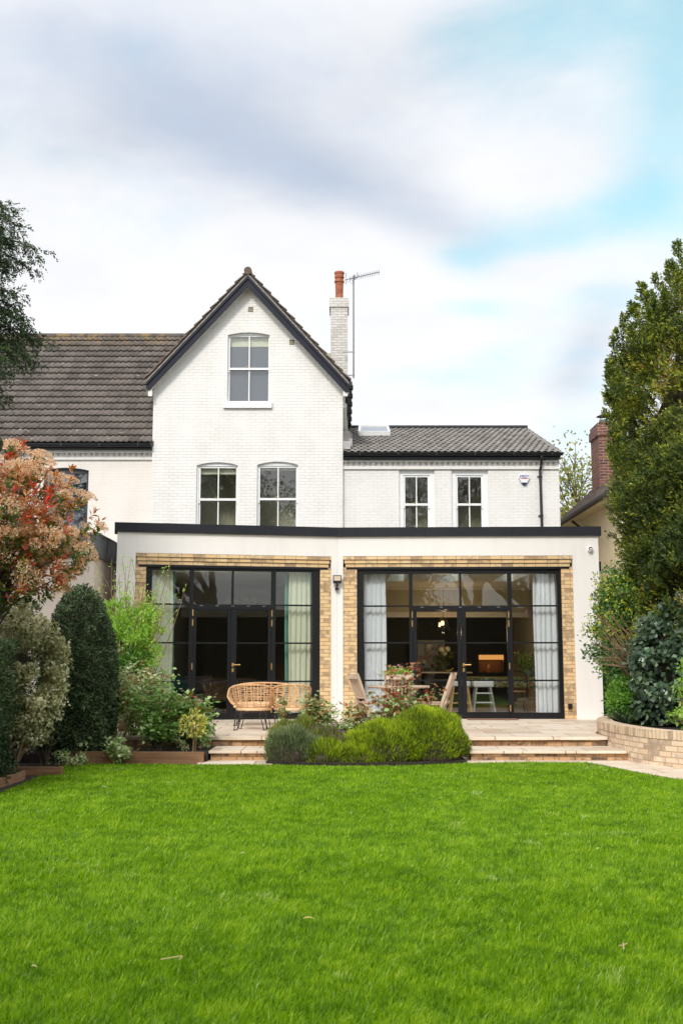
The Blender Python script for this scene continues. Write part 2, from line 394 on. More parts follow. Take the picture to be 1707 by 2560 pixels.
M_WHITEBRICK = brick('painted_white_brick', (0.80, 0.775, 0.74), (0.805, 0.78, 0.745), (0.765, 0.735, 0.695), (0.645, 0.61, 0.565), ms=0.0045, darkamt=0.4, bump=0.65, rough=0.55)
M_CREAMBRICK = brick('painted_cream_brick', (0.80, 0.735, 0.67), (0.805, 0.74, 0.68), (0.76, 0.69, 0.62), (0.71, 0.645, 0.57), ms=0.0045, darkamt=0.3, bump=0.35, rough=0.6)
M_STOCK = brick('buff_stock_brick', (0.69, 0.46, 0.23), (0.75, 0.55, 0.31), (0.22, 0.15, 0.11), (0.42, 0.28, 0.14), darkamt=0.65, bump=0.8, ms=0.007)
M_STEPBRICK = brick('step_brick', (0.50, 0.29, 0.14), (0.60, 0.37, 0.20), (0.09, 0.06, 0.045), (0.26, 0.16, 0.08), darkamt=0.9, bump=0.8, ms=0.009, stain=((0.12, 0.08, 0.05), 3.5, 0.85))
M_BEDBRICK = brick('planter_brick', (0.72, 0.54, 0.37), (0.80, 0.64, 0.48), (0.26, 0.19, 0.15), (0.48, 0.33, 0.19), darkamt=0.6, bump=0.8, ms=0.007)
M_SOLDIER = brick('planter_capping_brick', (0.70, 0.51, 0.33), (0.79, 0.62, 0.45), (0.28, 0.20, 0.15), (0.48, 0.33, 0.19), w=0.075, h=0.6, ms=0.007, darkamt=0.55, bump=0.8, offset=0.0)
M_REDBRICK = brick('red_chimney_brick', (0.17, 0.055, 0.035), (0.24, 0.085, 0.055), (0.07, 0.03, 0.025), (0.30, 0.24, 0.20), darkamt=0.7, bump=0.7, ms=0.010)
M_GREYBRICK = brick('grey_painted_chimney_brick', (0.63, 0.60, 0.55), (0.67, 0.64, 0.59), (0.50, 0.47, 0.42), (0.46, 0.43, 0.39), ms=0.007, darkamt=0.5, bump=0.9, rough=0.7)
M_PAVE = brick('sandstone_paving', (0.72, 0.585, 0.45), (0.79, 0.68, 0.55), (0.52, 0.39, 0.27), (0.36, 0.26, 0.165), w=0.86, h=0.58, ms=0.012, darkamt=0.5, bump=0.3, rough=0.6, stain=((0.46, 0.31, 0.18), 1.1, 0.55), offset=0.37)
def streaky(name, c):
    m, nt, b, L = base_mat(name); tc = nd(nt, 'ShaderNodeTexCoord'); n = nd(nt, 'ShaderNodeTexNoise'); n.inputs['Scale'].default_value = 1.2; n.inputs['Detail'].default_value = 6; L(tc.outputs['Object'], n.inputs['Vector'])
    mp = nd(nt, 'ShaderNodeMapping'); mp.inputs['Scale'].default_value = (7, 7, .45); L(tc.outputs['Object'], mp.inputs[0]); n2 = nd(nt, 'ShaderNodeTexNoise'); n2.inputs['Scale'].default_value = 1.0; n2.inputs['Detail'].default_value = 5; L(mp.outputs[0], n2.inputs['Vector'])
    mu = nd(nt, 'ShaderNodeMath', operation='MULTIPLY_ADD'); L(n.outputs[0], mu.inputs[0]); mu.inputs[1].default_value = .6; m3 = nd(nt, 'ShaderNodeMath', operation='MULTIPLY'); L(n2.outputs[0], m3.inputs[0]); m3.inputs[1].default_value = .5; L(m3.outputs[0], mu.inputs[2])
    c = np.array(c); r = ramp(nt, [(.36, tuple(c*.93)), (.48, tuple(c*.985)), (.7, tuple(c*1.02))]); L(mu.outputs[0], r.inputs[0]); L(r.outputs[0], b.inputs['Base Color']); b.inputs['Roughness'].default_value = .8
    n4 = nd(nt, 'ShaderNodeTexNoise'); n4.inputs['Scale'].default_value = 80; L(tc.outputs['Object'], n4.inputs['Vector']); bp = nd(nt, 'ShaderNodeBump'); bp.inputs['Strength'].default_value = .2; bp.inputs['Distance'].default_value = .006; L(n4.outputs[0], bp.inputs['Height']); L(bp.outputs[0], b.inputs['Normal']); return m
M_RENDER = streaky('white_render', (0.80, 0.765, 0.725))
M_PINKRENDER = plain('pale_pink_render', (0.72, 0.61, 0.52), 0.8, var=0.04, scale=2, bump=0.2, bscale=60)
M_CREAM = plain('cream_render', (0.82, 0.68, 0.44), 0.85, var=0.07, scale=2.0, bump=0.3, bscale=50)
M_WHITEPAINT = plain('white_gloss_paint', (0.82, 0.81, 0.79), 0.35, var=0.02)
M_TRIM = plain('white_masonry_trim', (0.79, 0.76, 0.715), 0.6, var=0.03, bump=0.1)
M_BLACK = plain('black_powder_coat', (0.006, 0.006, 0.008), 0.38, var=0.15, spec=0.35)
M_COPING = plain('dark_grey_coping_metal', (0.020, 0.021, 0.026), 0.55, var=0.15, scale=2.5, spec=0.2)
M_BARGE = plain('blue_black_bargeboard_paint', (0.016, 0.017, 0.028), 0.5, var=0.2, scale=3, spec=0.2)
M_PLASTIC = plain('black_plastic', (0.012, 0.012, 0.014), 0.35, var=0.2)
M_LEAD = plain('weathered_lead', (0.13, 0.14, 0.145), 0.5, metal=0.4, var=0.4, scale=2.5)
M_FLASH = plain('pale_lead_flashing', (0.42, 0.39, 0.38), 0.6, var=0.2, scale=5)
M_BRASS = plain('satin_brass', (0.62, 0.39, 0.14), 0.3, metal=0.75, var=0.1)
M_STEEL = plain('galvanised_steel', (0.28, 0.28, 0.30), 0.4, metal=0.8, var=0.15)
M_POT = plain('terracotta', (0.36, 0.11, 0.05), 0.75, var=0.35, scale=8, bump=0.4)
M_MORTAR = plain('lichened_mortar', (0.36, 0.31, 0.24), 0.9, var=0.4, scale=14, bump=0.6)
M_GLASS = glass('door_glass', (0.955, 0.965, 0.955), 3.0, 0.015)
M_OLDGLASS = glass('sash_glass', (0.95, 0.96, 0.94), 3.2, 0.06)
M_SKYGLASS = glass('rooflight_glass', (0.92, 0.95, 0.95), 1.0)
M_BLIND = plain('cream_blind', (0.66, 0.66, 0.52), 0.8, var=0.04)
M_GREYBLIND = plain('slate_blind', (0.085, 0.105, 0.14), 0.8, var=0.04)
M_ROOM = plain('olive_grey_room_paint', (0.46, 0.44, 0.34), 0.9, var=0.04)
M_DARKROOM = plain('dark_room_paint', (0.07, 0.065, 0.06), 0.9, var=0.1)
M_CEIL = plain('ceiling_paint', (0.72, 0.71, 0.63), 0.9, var=0.02)
M_FLOORBOARD = wood('interior_floorboards', (0.26, 0.21, 0.18), (0.38, 0.32, 0.28), 0.35, (8, 0.8, 1))
M_UNIT = plain('black_kitchen_units', (0.012, 0.014, 0.014), 0.5, var=0.1)
M_SOIL = plain('dark_garden_soil', (0.028, 0.019, 0.014), 0.95, var=0.5, scale=18, bump=1.0, bscale=30)
M_TIMBER = wood('rust_brown_sleeper', (0.20, 0.095, 0.045), (0.33, 0.175, 0.09), 0.8, (1.2, 6, 14))
M_TEAK = wood('silvered_teak', (0.42, 0.30, 0.21), (0.58, 0.45, 0.34), 0.75, (10, 10, 1.5))
M_OAK = wood('oak', (0.42, 0.24, 0.10), (0.55, 0.34, 0.16), 0.55, (12, 12, 1.5))
M_RATTAN = plain('honey_rattan', (0.66, 0.38, 0.18), 0.5, var=0.2, scale=12)
M_CANE = plain('pale_rattan_cane', (0.76, 0.50, 0.28), 0.5, var=0.2, scale=12)
M_BARK = plain('grey_brown_bark', (0.10, 0.07, 0.05), 0.9, var=0.4, scale=8, bump=0.8, bscale=18)
M_TWIG = plain('pale_twig', (0.24, 0.15, 0.085), 0.85, var=0.35, scale=10)
M_GREENSTEM = plain('green_stem', (0.16, 0.17, 0.05), 0.6, var=0.3, scale=10)
M_WHITEPLASTIC = plain('white_plastic', (0.80, 0.80, 0.80), 0.35, var=0.02)
M_ROOFFELT = plain('grey_roof_felt', (0.09, 0.09, 0.095), 0.9, var=0.2)
M_TILE_L = tile_mat('brown_concrete_tile', (0.085, 0.070, 0.060), (0.165, 0.138, 0.120), (0.42, 0.37, 0.33), (0.24, 0.16, 0.07), (PZ(880, 30.4), PZ(846, 30.6)))
M_TILE_R = tile_mat('grey_concrete_tile', (0.165, 0.15, 0.135), (0.28, 0.258, 0.235), (0.30, 0.28, 0.26))
M_TILE_G = tile_mat('mossy_brown_tile', (0.10, 0.065, 0.045), (0.20, 0.14, 0.10), (0.27, 0.25, 0.10))
M_TILE_N = tile_mat('neighbour_brown_tile', (0.10, 0.075, 0.06), (0.18, 0.14, 0.12), (0.3, 0.28, 0.25))

exec_parts = []
# ------------------------------------------------------------------ ground: lawn, paths, patio, beds
def smoothpoly(pts, n=8):
    pts = [np.array(p, float) for p in pts]; out = []
    for i in range(len(pts)-1):
        p0, p1, p2, p3 = pts[max(i-1, 0)], pts[i], pts[i+1], pts[min(i+2, len(pts)-1)]
        for k in range(n):
            t = k/n
            out.append(0.5*((2*p1)+(-p0+p2)*t+(2*p0-5*p1+4*p2-p3)*t*t+(-p0+3*p1-3*p2+p3)*t**3))
    out.append(pts[-1]); return out

def vnoise(x, y, seed=0):
    """smooth value noise on numpy arrays"""
    xi, yi = np.floor(x).astype(np.int64), np.floor(y).astype(np.int64); fx, fy = x-xi, y-yi
    def h(a, b):
        q = (a*374761393 + b*668265263 + seed*974711) & 0xFFFFFFFF
        q = ((q ^ (q >> 13))*1274126177) & 0xFFFFFFFF
        return ((q ^ (q >> 16)) & 0xFFFF)/65535.0
    sx, sy = fx*fx*(3-2*fx), fy*fy*(3-2*fy)
    return (h(xi, yi)*(1-sx)+h(xi+1, yi)*sx)*(1-sy)+(h(xi, yi+1)*(1-sx)+h(xi+1, yi+1)*sx)*sy
def fbm(x, y, seed=0, oct=4):
    s = 0; a = 0.5; t = 0
    for i in range(oct): s = s+a*vnoise(x*2**i, y*2**i, seed+i*17); t += a; a *= 0.55
    return s/t

g = MB(); g.add([(-120, -90, -0.06), (120, -90, -0.06), (120, 160, -0.06), (-120, 160, -0.06)], [(0, 1, 2, 3)])
tag(g.build('ground', plain('earth', (0.07, 0.075, 0.03), 0.95, var=0.4, scale=1.5)), kind='structure')

PATIO_Z, TREAD_Z, PATH_Z = 0.295, 0.16, 0.028
LEFT_EDGE = [(-3.55, -6), (-3.5, 3.0), (-3.55, 8), (-3.58, 12.1), (-3.66, 14.0), (-3.72, 15.25)]
RIGHT_EDGE = [(3.35, 15.45), (3.58, 14.6), (3.78, 13.7), (4.0, 13.15), (4.35, 12.2), (4.7, 10.5), (4.8, 8), (4.8, -6)]
BACK = [(-1.9, 15.18), (-0.9, 15.1), (0.0, 14.92), (0.9, 15.0), (1.7, 15.35), (2.6, 15.5)]
lawn_poly = [tuple(p) for p in smoothpoly(LEFT_EDGE)] + [tuple(p) for p in smoothpoly(BACK, 5)] + [tuple(p) for p in smoothpoly(RIGHT_EDGE)]
g = MB(); g.slab(lawn_poly, -0.05, 0.0)
tag(g.build('lawn', plain('turf_thatch', (0.13, 0.24, 0.012), 0.95, var=0.35, scale=14)), kind='structure')

def in_poly(x, y, poly):
    c = np.zeros(len(x), bool); j = len(poly)-1
    for i in range(len(poly)):
        xi, yi = poly[i]; xj, yj = poly[j]
        hit = ((yi > y) != (yj > y)) & (x < (xj-xi)*(y-yi)/((yj-yi) if abs(yj-yi) > 1e-9 else 1e-9)+xi)
        c ^= hit; j = i
    return c

def tri_mesh(name, V, F, mat, tint=None, parent=None, smooth=False):
    me = bpy.data.meshes.new(name)
    off = root_loc(parent) if parent is not None else np.zeros(3)
    V = (V-off).astype(np.float32)
    me.vertices.add(len(V)); me.vertices.foreach_set('co', V.ravel())
    n = len(F); me.loops.add(n*3); me.loops.foreach_set('vertex_index', F.astype(np.int32).ravel())
    me.polygons.add(n); me.polygons.foreach_set('loop_start', np.arange(0, 3*n, 3, dtype=np.int32))
    me.polygons.foreach_set('loop_total', np.full(n, 3, np.int32))
    if smooth: me.polygons.foreach_set('use_smooth', np.ones(n, bool))
    me.materials.append(mat)
    if tint is not None:
        a = me.attributes.new('tint', 'FLOAT', 'POINT'); a.data.foreach_set('value', tint.astype(np.float32))
    me.update(calc_edges=True); me.validate()
    o = bpy.data.objects.new(name, me); COL.objects.link(o)
    if parent is not None: o.parent = parent
    return o

def make_grass():
    xs, ys = [], []
    bands = [(3.7, 5.5, 11000), (5.5, 7.5, 8500), (7.5, 10, 6000), (10, 13, 4500), (13, 15.6, 3800)]
    for y0, y1, dens in bands:
        hw = min(4.9, 0.36*y1+0.9)
        n = int(dens*2*hw*(y1-y0)); x = RNG.uniform(-hw, hw, n); y = RNG.uniform(y0, y1, n)
        k = in_poly(x, y, lawn_poly); xs.append(x[k]); ys.append(y[k])
    x = np.concatenate(xs); y = np.concatenate(ys); n = len(x)
    tuft = fbm(x*4.2, y*4.2, 3); fine = fbm(x*13, y*13, 9, 3); pale = fbm(x*0.9+4, y*0.9, 21, 4)
    h = (0.026+0.010*tuft+0.012*RNG.random(n))*(1+0.5*(RNG.random(n) > 0.96))
    w = (0.0026+0.0020*RNG.random(n))*(0.8+y/9.0)
    az = RNG.uniform(0, 2*np.pi, n); lean = RNG.uniform(0.15, 0.75, n)*h
    # the mower and wind lay patches over in a common direction
    fl = (fbm(x*0.8, y*0.8, 40)-0.5)*10
    dx = np.cos(az)*lean+np.cos(fl)*h*0.12; dy = np.sin(az)*lean+np.sin(fl)*h*0.12
    sx, sy = -np.sin(az+0.7)*w/2, np.cos(az+0.7)*w/2
    z0 = np.zeros(n)-0.004
    b0 = np.stack([x-sx, y-sy, z0], 1); b1 = np.stack([x+sx, y+sy, z0], 1)
    m0 = np.stack([x-sx*.8+dx*.35, y-sy*.8+dy*.35, h*.6], 1); m1 = np.stack([x+sx*.8+dx*.35, y+sy*.8+dy*.35, h*.6], 1)
    t = np.stack([x+dx, y+dy, h], 1)
    V = np.concatenate([b0, b1, m0, m1, t]); i = np.arange(n)
    F = np.concatenate([np.stack([i, i+n, i+3*n], 1), np.stack([i, i+3*n, i+2*n], 1), np.stack([i+2*n, i+3*n, i+4*n], 1)])
    tint = np.clip(0.37+0.5*(tuft-0.5)+0.7*(fine-0.5)+RNG.normal(0, 0.17, n), 0, 0.78)
    spot = np.clip((fbm(x*2.1+7, y*2.1, 63, 4)-0.69)*9, 0, 1)*np.clip((fine-0.35)*3, 0, 1)
    tint = np.where(RNG.random(n) < 0.5*spot, 0.9+0.1*RNG.random(n), tint)
    tint = np.where(RNG.random(n) < 0.012, 0.95, tint)
    mat = foliage('grass_blades', [(0.0, (0.085, 0.185, 0.005)), (0.35, (0.185, 0.36, 0.006)), (0.65, (0.315, 0.49, 0.012)), (0.80, (0.44, 0.56, 0.05)), (1.0, (0.52, 0.60, 0.25))], 0.35, 0.5, 0.3)
    tag(tri_mesh('grass', V, F, mat, np.tile(tint, 5)), 'short bright green mown grass covering the lawn', 'grass', kind='stuff')
make_grass()

# patio deck, lower path
patio_edge_l = (-2.6, 16.55); 
g = MB()
g.slab([(-5.2, 16.75), (-1.02, 16.58), (-0.98, 16.62), (1.85, 16.62), (1.87, 16.55), (3.93, 16.62), (3.93, 17.4), (4.2, 18.4), (5.0, 20.0), (5.6, 21.0), (9.5, 22.5), (9.5, 27.0), (5.25, 27.0), (5.25, 22.05), (-0.1, 22.3), (-5.2, 21.3)], 0.25, PATIO_Z)
tag(g.build('patio', M_PAVE), kind='structure')
g = MB()
g.slab([(-1.95, 15.2), (-0.93, 15.12), (-0.93, 15.9), (-1.95, 15.9)], -0.04, PATH_Z)
g.slab([(1.72, 15.37)]+[tuple(p) for p in smoothpoly([(1.72, 15.37), (2.6, 15.5)]+RIGHT_EDGE[:-1], 4)][1:]+[(4.8, 4), (6.2, 4), (6.2, 16), (3.9, 16.4), (1.72, 16.3)], -0.04, PATH_Z)
tag(g.build('path', M_PAVE), kind='structure')
# soil of the beds
g = MB()
g.slab([(-1.02, 15.24), (0, 15.0), (1.0, 15.08), (1.715, 15.4), (1.715, 16.6), (-1.02, 16.6)], -0.03, 0.05)
g.slab([(-6.5, 15.5), (-1.86, 15.5), (-1.86, 16.64), (-6.5, 16.64)], -0.03, 0.14)
g.slab([(-7.5, 6), (-3.62, 6), (-3.6, 12), (-3.72, 14.6), (-3.72, 15.4), (-7.5, 15.4)], -0.04, 0.02)
g.slab([(-7.0, 16.62), (-5.22, 16.76), (-5.22, 20.3), (-7.0, 20.3)], -0.03, 0.14)
g.slab([(4.80, 14.6), (8.5, 14.0), (8.5, 21.2), (5.3, 20.4), (4.6, 19.3), (4.2, 18.0), (4.1, 16.0)], 0.1, 0.40)
tag(g.build('flower_bed', M_SOIL), kind='structure')

# steps
def steps(x0, x1, name, label, yl0, riser_to):
    t = thing(name, label, 'steps', ((x0+x1)/2, yl0, 0))
    g = MB(); g.box(x0+0.03, x1-0.02, yl0+0.03, 16.40, 0.0, TREAD_Z-0.042); g.box(riser_to[0], riser_to[1], 16.66, 16.95, 0.0, 0.248)
    g.build('riser', M_STEPBRICK, t)
    g = MB()
    n = 3 if x1-x0 > 1.5 else 2
    for k in range(n):
        a, b = x0+(x1-x0)*k/n, x0+(x1-x0)*(k+1)/n
        g.box(a+0.004, b-0.004, yl0-0.015, 16.655, TREAD_Z-0.04, TREAD_Z)
    g.build('tread', M_PAVE, t, bevel=0.008)
    return t
steps(-1.86, -0.95, 'garden_steps', 'short brick steps with pale stone treads left of the shrub bed', 15.75, (-4.7, -0.95))
steps(1.78, 4.02, 'garden_steps', 'wide brick steps with stone treads beside the curved planter wall', 15.72, (-0.95, 3.92))

# timber edging
def sleeper(a, b, z0, z1, w, label, group='timber edging boards of the beds'):
    o = MB(); o.bar((a[0], a[1], (z0+z1)/2), (b[0], b[1], (z0+z1)/2), w, z1-z0)
    tag(o.build('timber_edging', M_TIMBER, bevel=0.006), label, 'bed edging', group)
sleeper((-3.74, 15.47), (-1.88, 15.40), -0.03, 0.17, 0.05, 'long rust brown timber board in front of the rose bed')
sleeper(G(42, 1921, 0.1), G(158, 1921, 0.1), -0.03, 0.12, 0.05, 'short timber board across the end of the soil strip at left')
sleeper(G(60, 1931, 0.1), G(-190, 2010, 0.1), -0.03, 0.12, 0.05, 'timber board running along the hedge foot at far left')

# curved brick planter wall
def planter():
    path = [np.array(p) for p in smoothpoly([(4.85, 13.6), (4.42, 14.5), (4.12, 15.1), (4.0, 15.75), (3.94, 16.6), (3.98, 17.4), (4.2, 18.35), (4.62, 19.3), (5.3, 20.6)], 8)]
    t = thing('planter_wall', 'curved low buff brick planter wall beside the right steps', 'garden wall', (4.0, 16.6, 0))
    arc = [0.0]
    for i in range(1, len(path)): arc.append(arc[-1]+float(np.linalg.norm(path[i]-path[i-1])))
    def shell(z0, z1, out, th, name, mat):
        g = MB(); o, inn = [], []
        for i, p in enumerate(path):
            d = path[min(i+1, len(path)-1)]-path[max(i-1, 0)]; d /= np.linalg.norm(d); nn = np.array([-d[1], d[0]])   # outward = left of travel
            o.append(p+nn*out); inn.append(p-nn*th)
        k = len(path); uvs = []
        for i in range(k):
            for q, z in ((o[i], z0), (o[i], z1), (inn[i], z1), (inn[i], z0)): g.v.append((q[0], q[1], z)); uvs.append((arc[i], z))
        for i in range(k-1):
            for j in range(4):
                a, b = i*4+j, i*4+(j+1) % 4; g.f.append((a, b, b+4, a+4)); g.mi.append(0)
        g.f.append((0, 3, 2, 1)); g.mi.append(0); g.f.append(((k-1)*4, (k-1)*4+1, (k-1)*4+2, (k-1)*4+3)); g.mi.append(0)
        lut = {tuple(np.round(v, 5)): u for v, u in zip(g.v, uvs)}
        def uvf(q, n):
            u = lut[tuple(np.round(q, 5))]
            if abs(n.z) > 0.7:
                return (u[0], 0.05 if abs(u[1]) < 9 else 0)
            return u
        return g.build(name, mat, t, uvfn=uvf)
    shell(-0.03, 0.375, 0.0, 0.22, 'wall', M_BEDBRICK)
    shell(0.378, 0.49, 0.008, 0.235, 'capping', M_SOLDIER)
planter()
# ------------------------------------------------------------------ the white house
class Seg:
    """a straight run of facade: u along it, w out of it towards the garden, z up"""
    def __init__(s, A, B):
        s.A = np.array(A, float); B = np.array(B, float); s.t = (B-s.A)/np.linalg.norm(B-s.A); s.n = np.array([s.t[1], -s.t[0]]); s.len = float(np.linalg.norm(B-s.A))
    def at(s, px, py, w=0.0):
        d = np.array([(px-CX)/FPX, CP-SP*(CY-py)/FPX, SP+CP*(CY-py)/FPX])
        k = (np.dot(s.A, s.n)+w)/np.dot(d[:2], s.n); p = d*k
        return float(np.dot(p[:2]-s.A, s.t)), float(p[2]+CZ)
    def u(s, px, py=1600, w=0.0): return s.at(px, py, w)[0]
    def z(s, py, px=CX, w=0.0): return s.at(px, py, w)[1]
    def out(s, u, w, z): q = s.A+s.t*u+s.n*w; return (q[0], q[1], z)
    def put(s, g): return g.moved(s.out)
    def uvf(s):
        def f(q, n):
            u = float(np.dot(np.array(q[:2])-s.A, s.t)); w = float(np.dot(np.array(q[:2])-s.A, s.n))
            if abs(n[2]) > 0.7: return (u, w)
            if abs(n[0]*s.t[0]+n[1]*s.t[1]) > 0.7: return (w, q[2])
            return (u, q[2])
        return f
S1 = Seg((-4.32, 21.15), (-0.08, 22.0)); S2 = Seg((-0.08, 22.0), (5.10, 21.82))
house = thing('white_house', 'white painted brick house with black bargeboards and a glazed flat roofed rear extension', 'house', (-2.4, 27.0, 0))
ZC_T = S2.z(1318, 1200); ZC_B = S2.z(1340.5, 1200); ROOF_Z = ZC_T-0.06; CEIL_Z = 3.21
FL = 0.30

def ubox(g, u0, u1, w0, w1, z0, z1): g.box(u0, u1, w0, w1, z0, z1)

def facade(S, ul, ur, zt, ue0, ue1):
    """rendered front of the extension with one opening (ul..ur, up to zt); WT thick"""
    g = MB(); WT = 0.34
    ubox(g, ue0, ul, -WT, 0, 0.2, ZC_B+0.02); ubox(g, ur, ue1, -WT, 0, 0.2, ZC_B+0.02); ubox(g, ul, ur, -WT, 0, zt, ZC_B+0.02)
    return S.put(g)
O1 = dict(l=S1.u(338.5, 1450), r=S1.u(828, 1450), t=S1.z(1386.5, 580)); O2 = dict(l=S2.u(857.5, 1450), r=S2.u(1431.5, 1450), t=S2.z(1389.5, 1140))
ga = facade(S1, O1['l'], O1['r'], O1['t'], 0.0, S1.len-0.001); gb = facade(S2, O2['l'], O2['r'], O2['t'], 0.001, S2.len)
ga.add(gb.v, gb.f)
# side and rear walls of the extension
ga.box(S1.A[0]+0.002, S1.A[0]+0.3, S1.A[1]+0.36, 27.0, 0.2, ZC_B+0.02); ga.box(4.80, 5.098, 22.2, 27.0, 0.2, ZC_B+0.02)
ga.build('extension_wall', M_RENDER, house)

# coping round the flat roof
def coping():
    t = None
    g = MB(); OH = 0.055
    for S, a, b in ((S1, -OH, S1.len-0.001), (S2, 0.001, S2.len+OH)):
        h = MB(); n = 3
        for k in range(n):
            ubox(h, a+(b-a)*k/n+(0.003 if k else 0), a+(b-a)*(k+1)/n, -0.42, OH-(0.003 if k == 1 else 0), ZC_B, ZC_T)
        S.put(h); g.add(h.v, h.f)
    g.box(S1.A[0]-OH, S1.A[0]+0.3, S1.A[1]+0.40, 26.9, ZC_B, ZC_T-0.002); g.box(4.80, 5.10+OH, 22.2, 26.9, ZC_B, ZC_T-0.002)
    return g.build('roof_coping', M_COPING, house)
coping()
# flat roof and ceiling with three rooflights
RL = [(1.02, 1.40), (2.20, 2.62), (3.39, 3.87)]; RY0, RY1 = 22.60, 24.90
def slab_with_holes(z0, z1, name, mat):
    g = MB(); g.box(-4.0, 0.9, 22.36, 26.95, z0, z1); x = 0.9
    g.box(0.901, 4.80, 22.36, RY0, z0, z1); g.box(0.901, 4.80, RY1, 26.95, z0, z1)
    x = 0.901
    for a, b in RL: g.box(x, a, RY0, RY1, z0, z1); x = b
    g.box(x, 4.80, RY0, RY1, z0, z1)
    return g.build(name, mat, house)
slab_with_holes(ROOF_Z-0.25, ROOF_Z, 'flat_roof', M_ROOFFELT)
slab_with_holes(CEIL_Z, ROOF_Z-0.252, 'ceiling', M_CEIL)
for a, b in RL:
    g = MB(); z = ROOF_Z
    for q in ((a-0.05, a, RY0-0.05, RY1+0.05), (b, b+0.05, RY0-0.05, RY1+0.05)): g.box(*q, z, z+0.12)
    g.box(a, b, RY0-0.05, RY0, z, z+0.12); g.box(a, b, RY1, RY1+0.05, z, z+0.12)
    fr = g.build('rooflight', M_COPING, house)
    g = MB(); g.box(a+.001, b-.001, RY0+.001, RY1-.001, z+0.08, z+0.09); g.build('pane', M_SKYGLASS, fr)

# brick surround of each glazed opening: stepped courses over the head, jambs at the sides
def surround(S, O, jl, jr, lint_y, pxm):
    g = MB(); h0 = O['t']; zl = S.z(lint_y, pxm); ch = (h0-zl)/3.0
    for k in range(3):
        ins = 0.022*k
        ubox(g, O['l']+0.002+ins, O['r']-0.002-ins, -0.20-0.02*k, 0.004-0.026*k, h0-ch*(k+1)+0.003, h0-ch*k-0.003)
    uvf = S.uvf()
    S.put(g); top = g
    head = top.build('brick_head', M_STOCK, house, uvfn=lambda q, n: (uvf(q, n)[0]+0.11*int((h0-q[2])/ch), (q[2]-zl)/ch*0.075))
    for a, b in ((O['l']+0.002, jl), (jr, O['r']-0.002)):
        g = MB(); ubox(g, a, b, -0.30, -0.03, 0.2, zl-0.004); S.put(g).build('brick_jamb', M_STOCK, house, uvfn=uvf)
    g = MB(); ubox(g, O['l']+0.06, O['r']-0.06, -0.2, -0.028, zl-0.045, zl+0.002)
    S.put(g).build('steel_lintel', M_BLACK, house)
    return zl-0.045

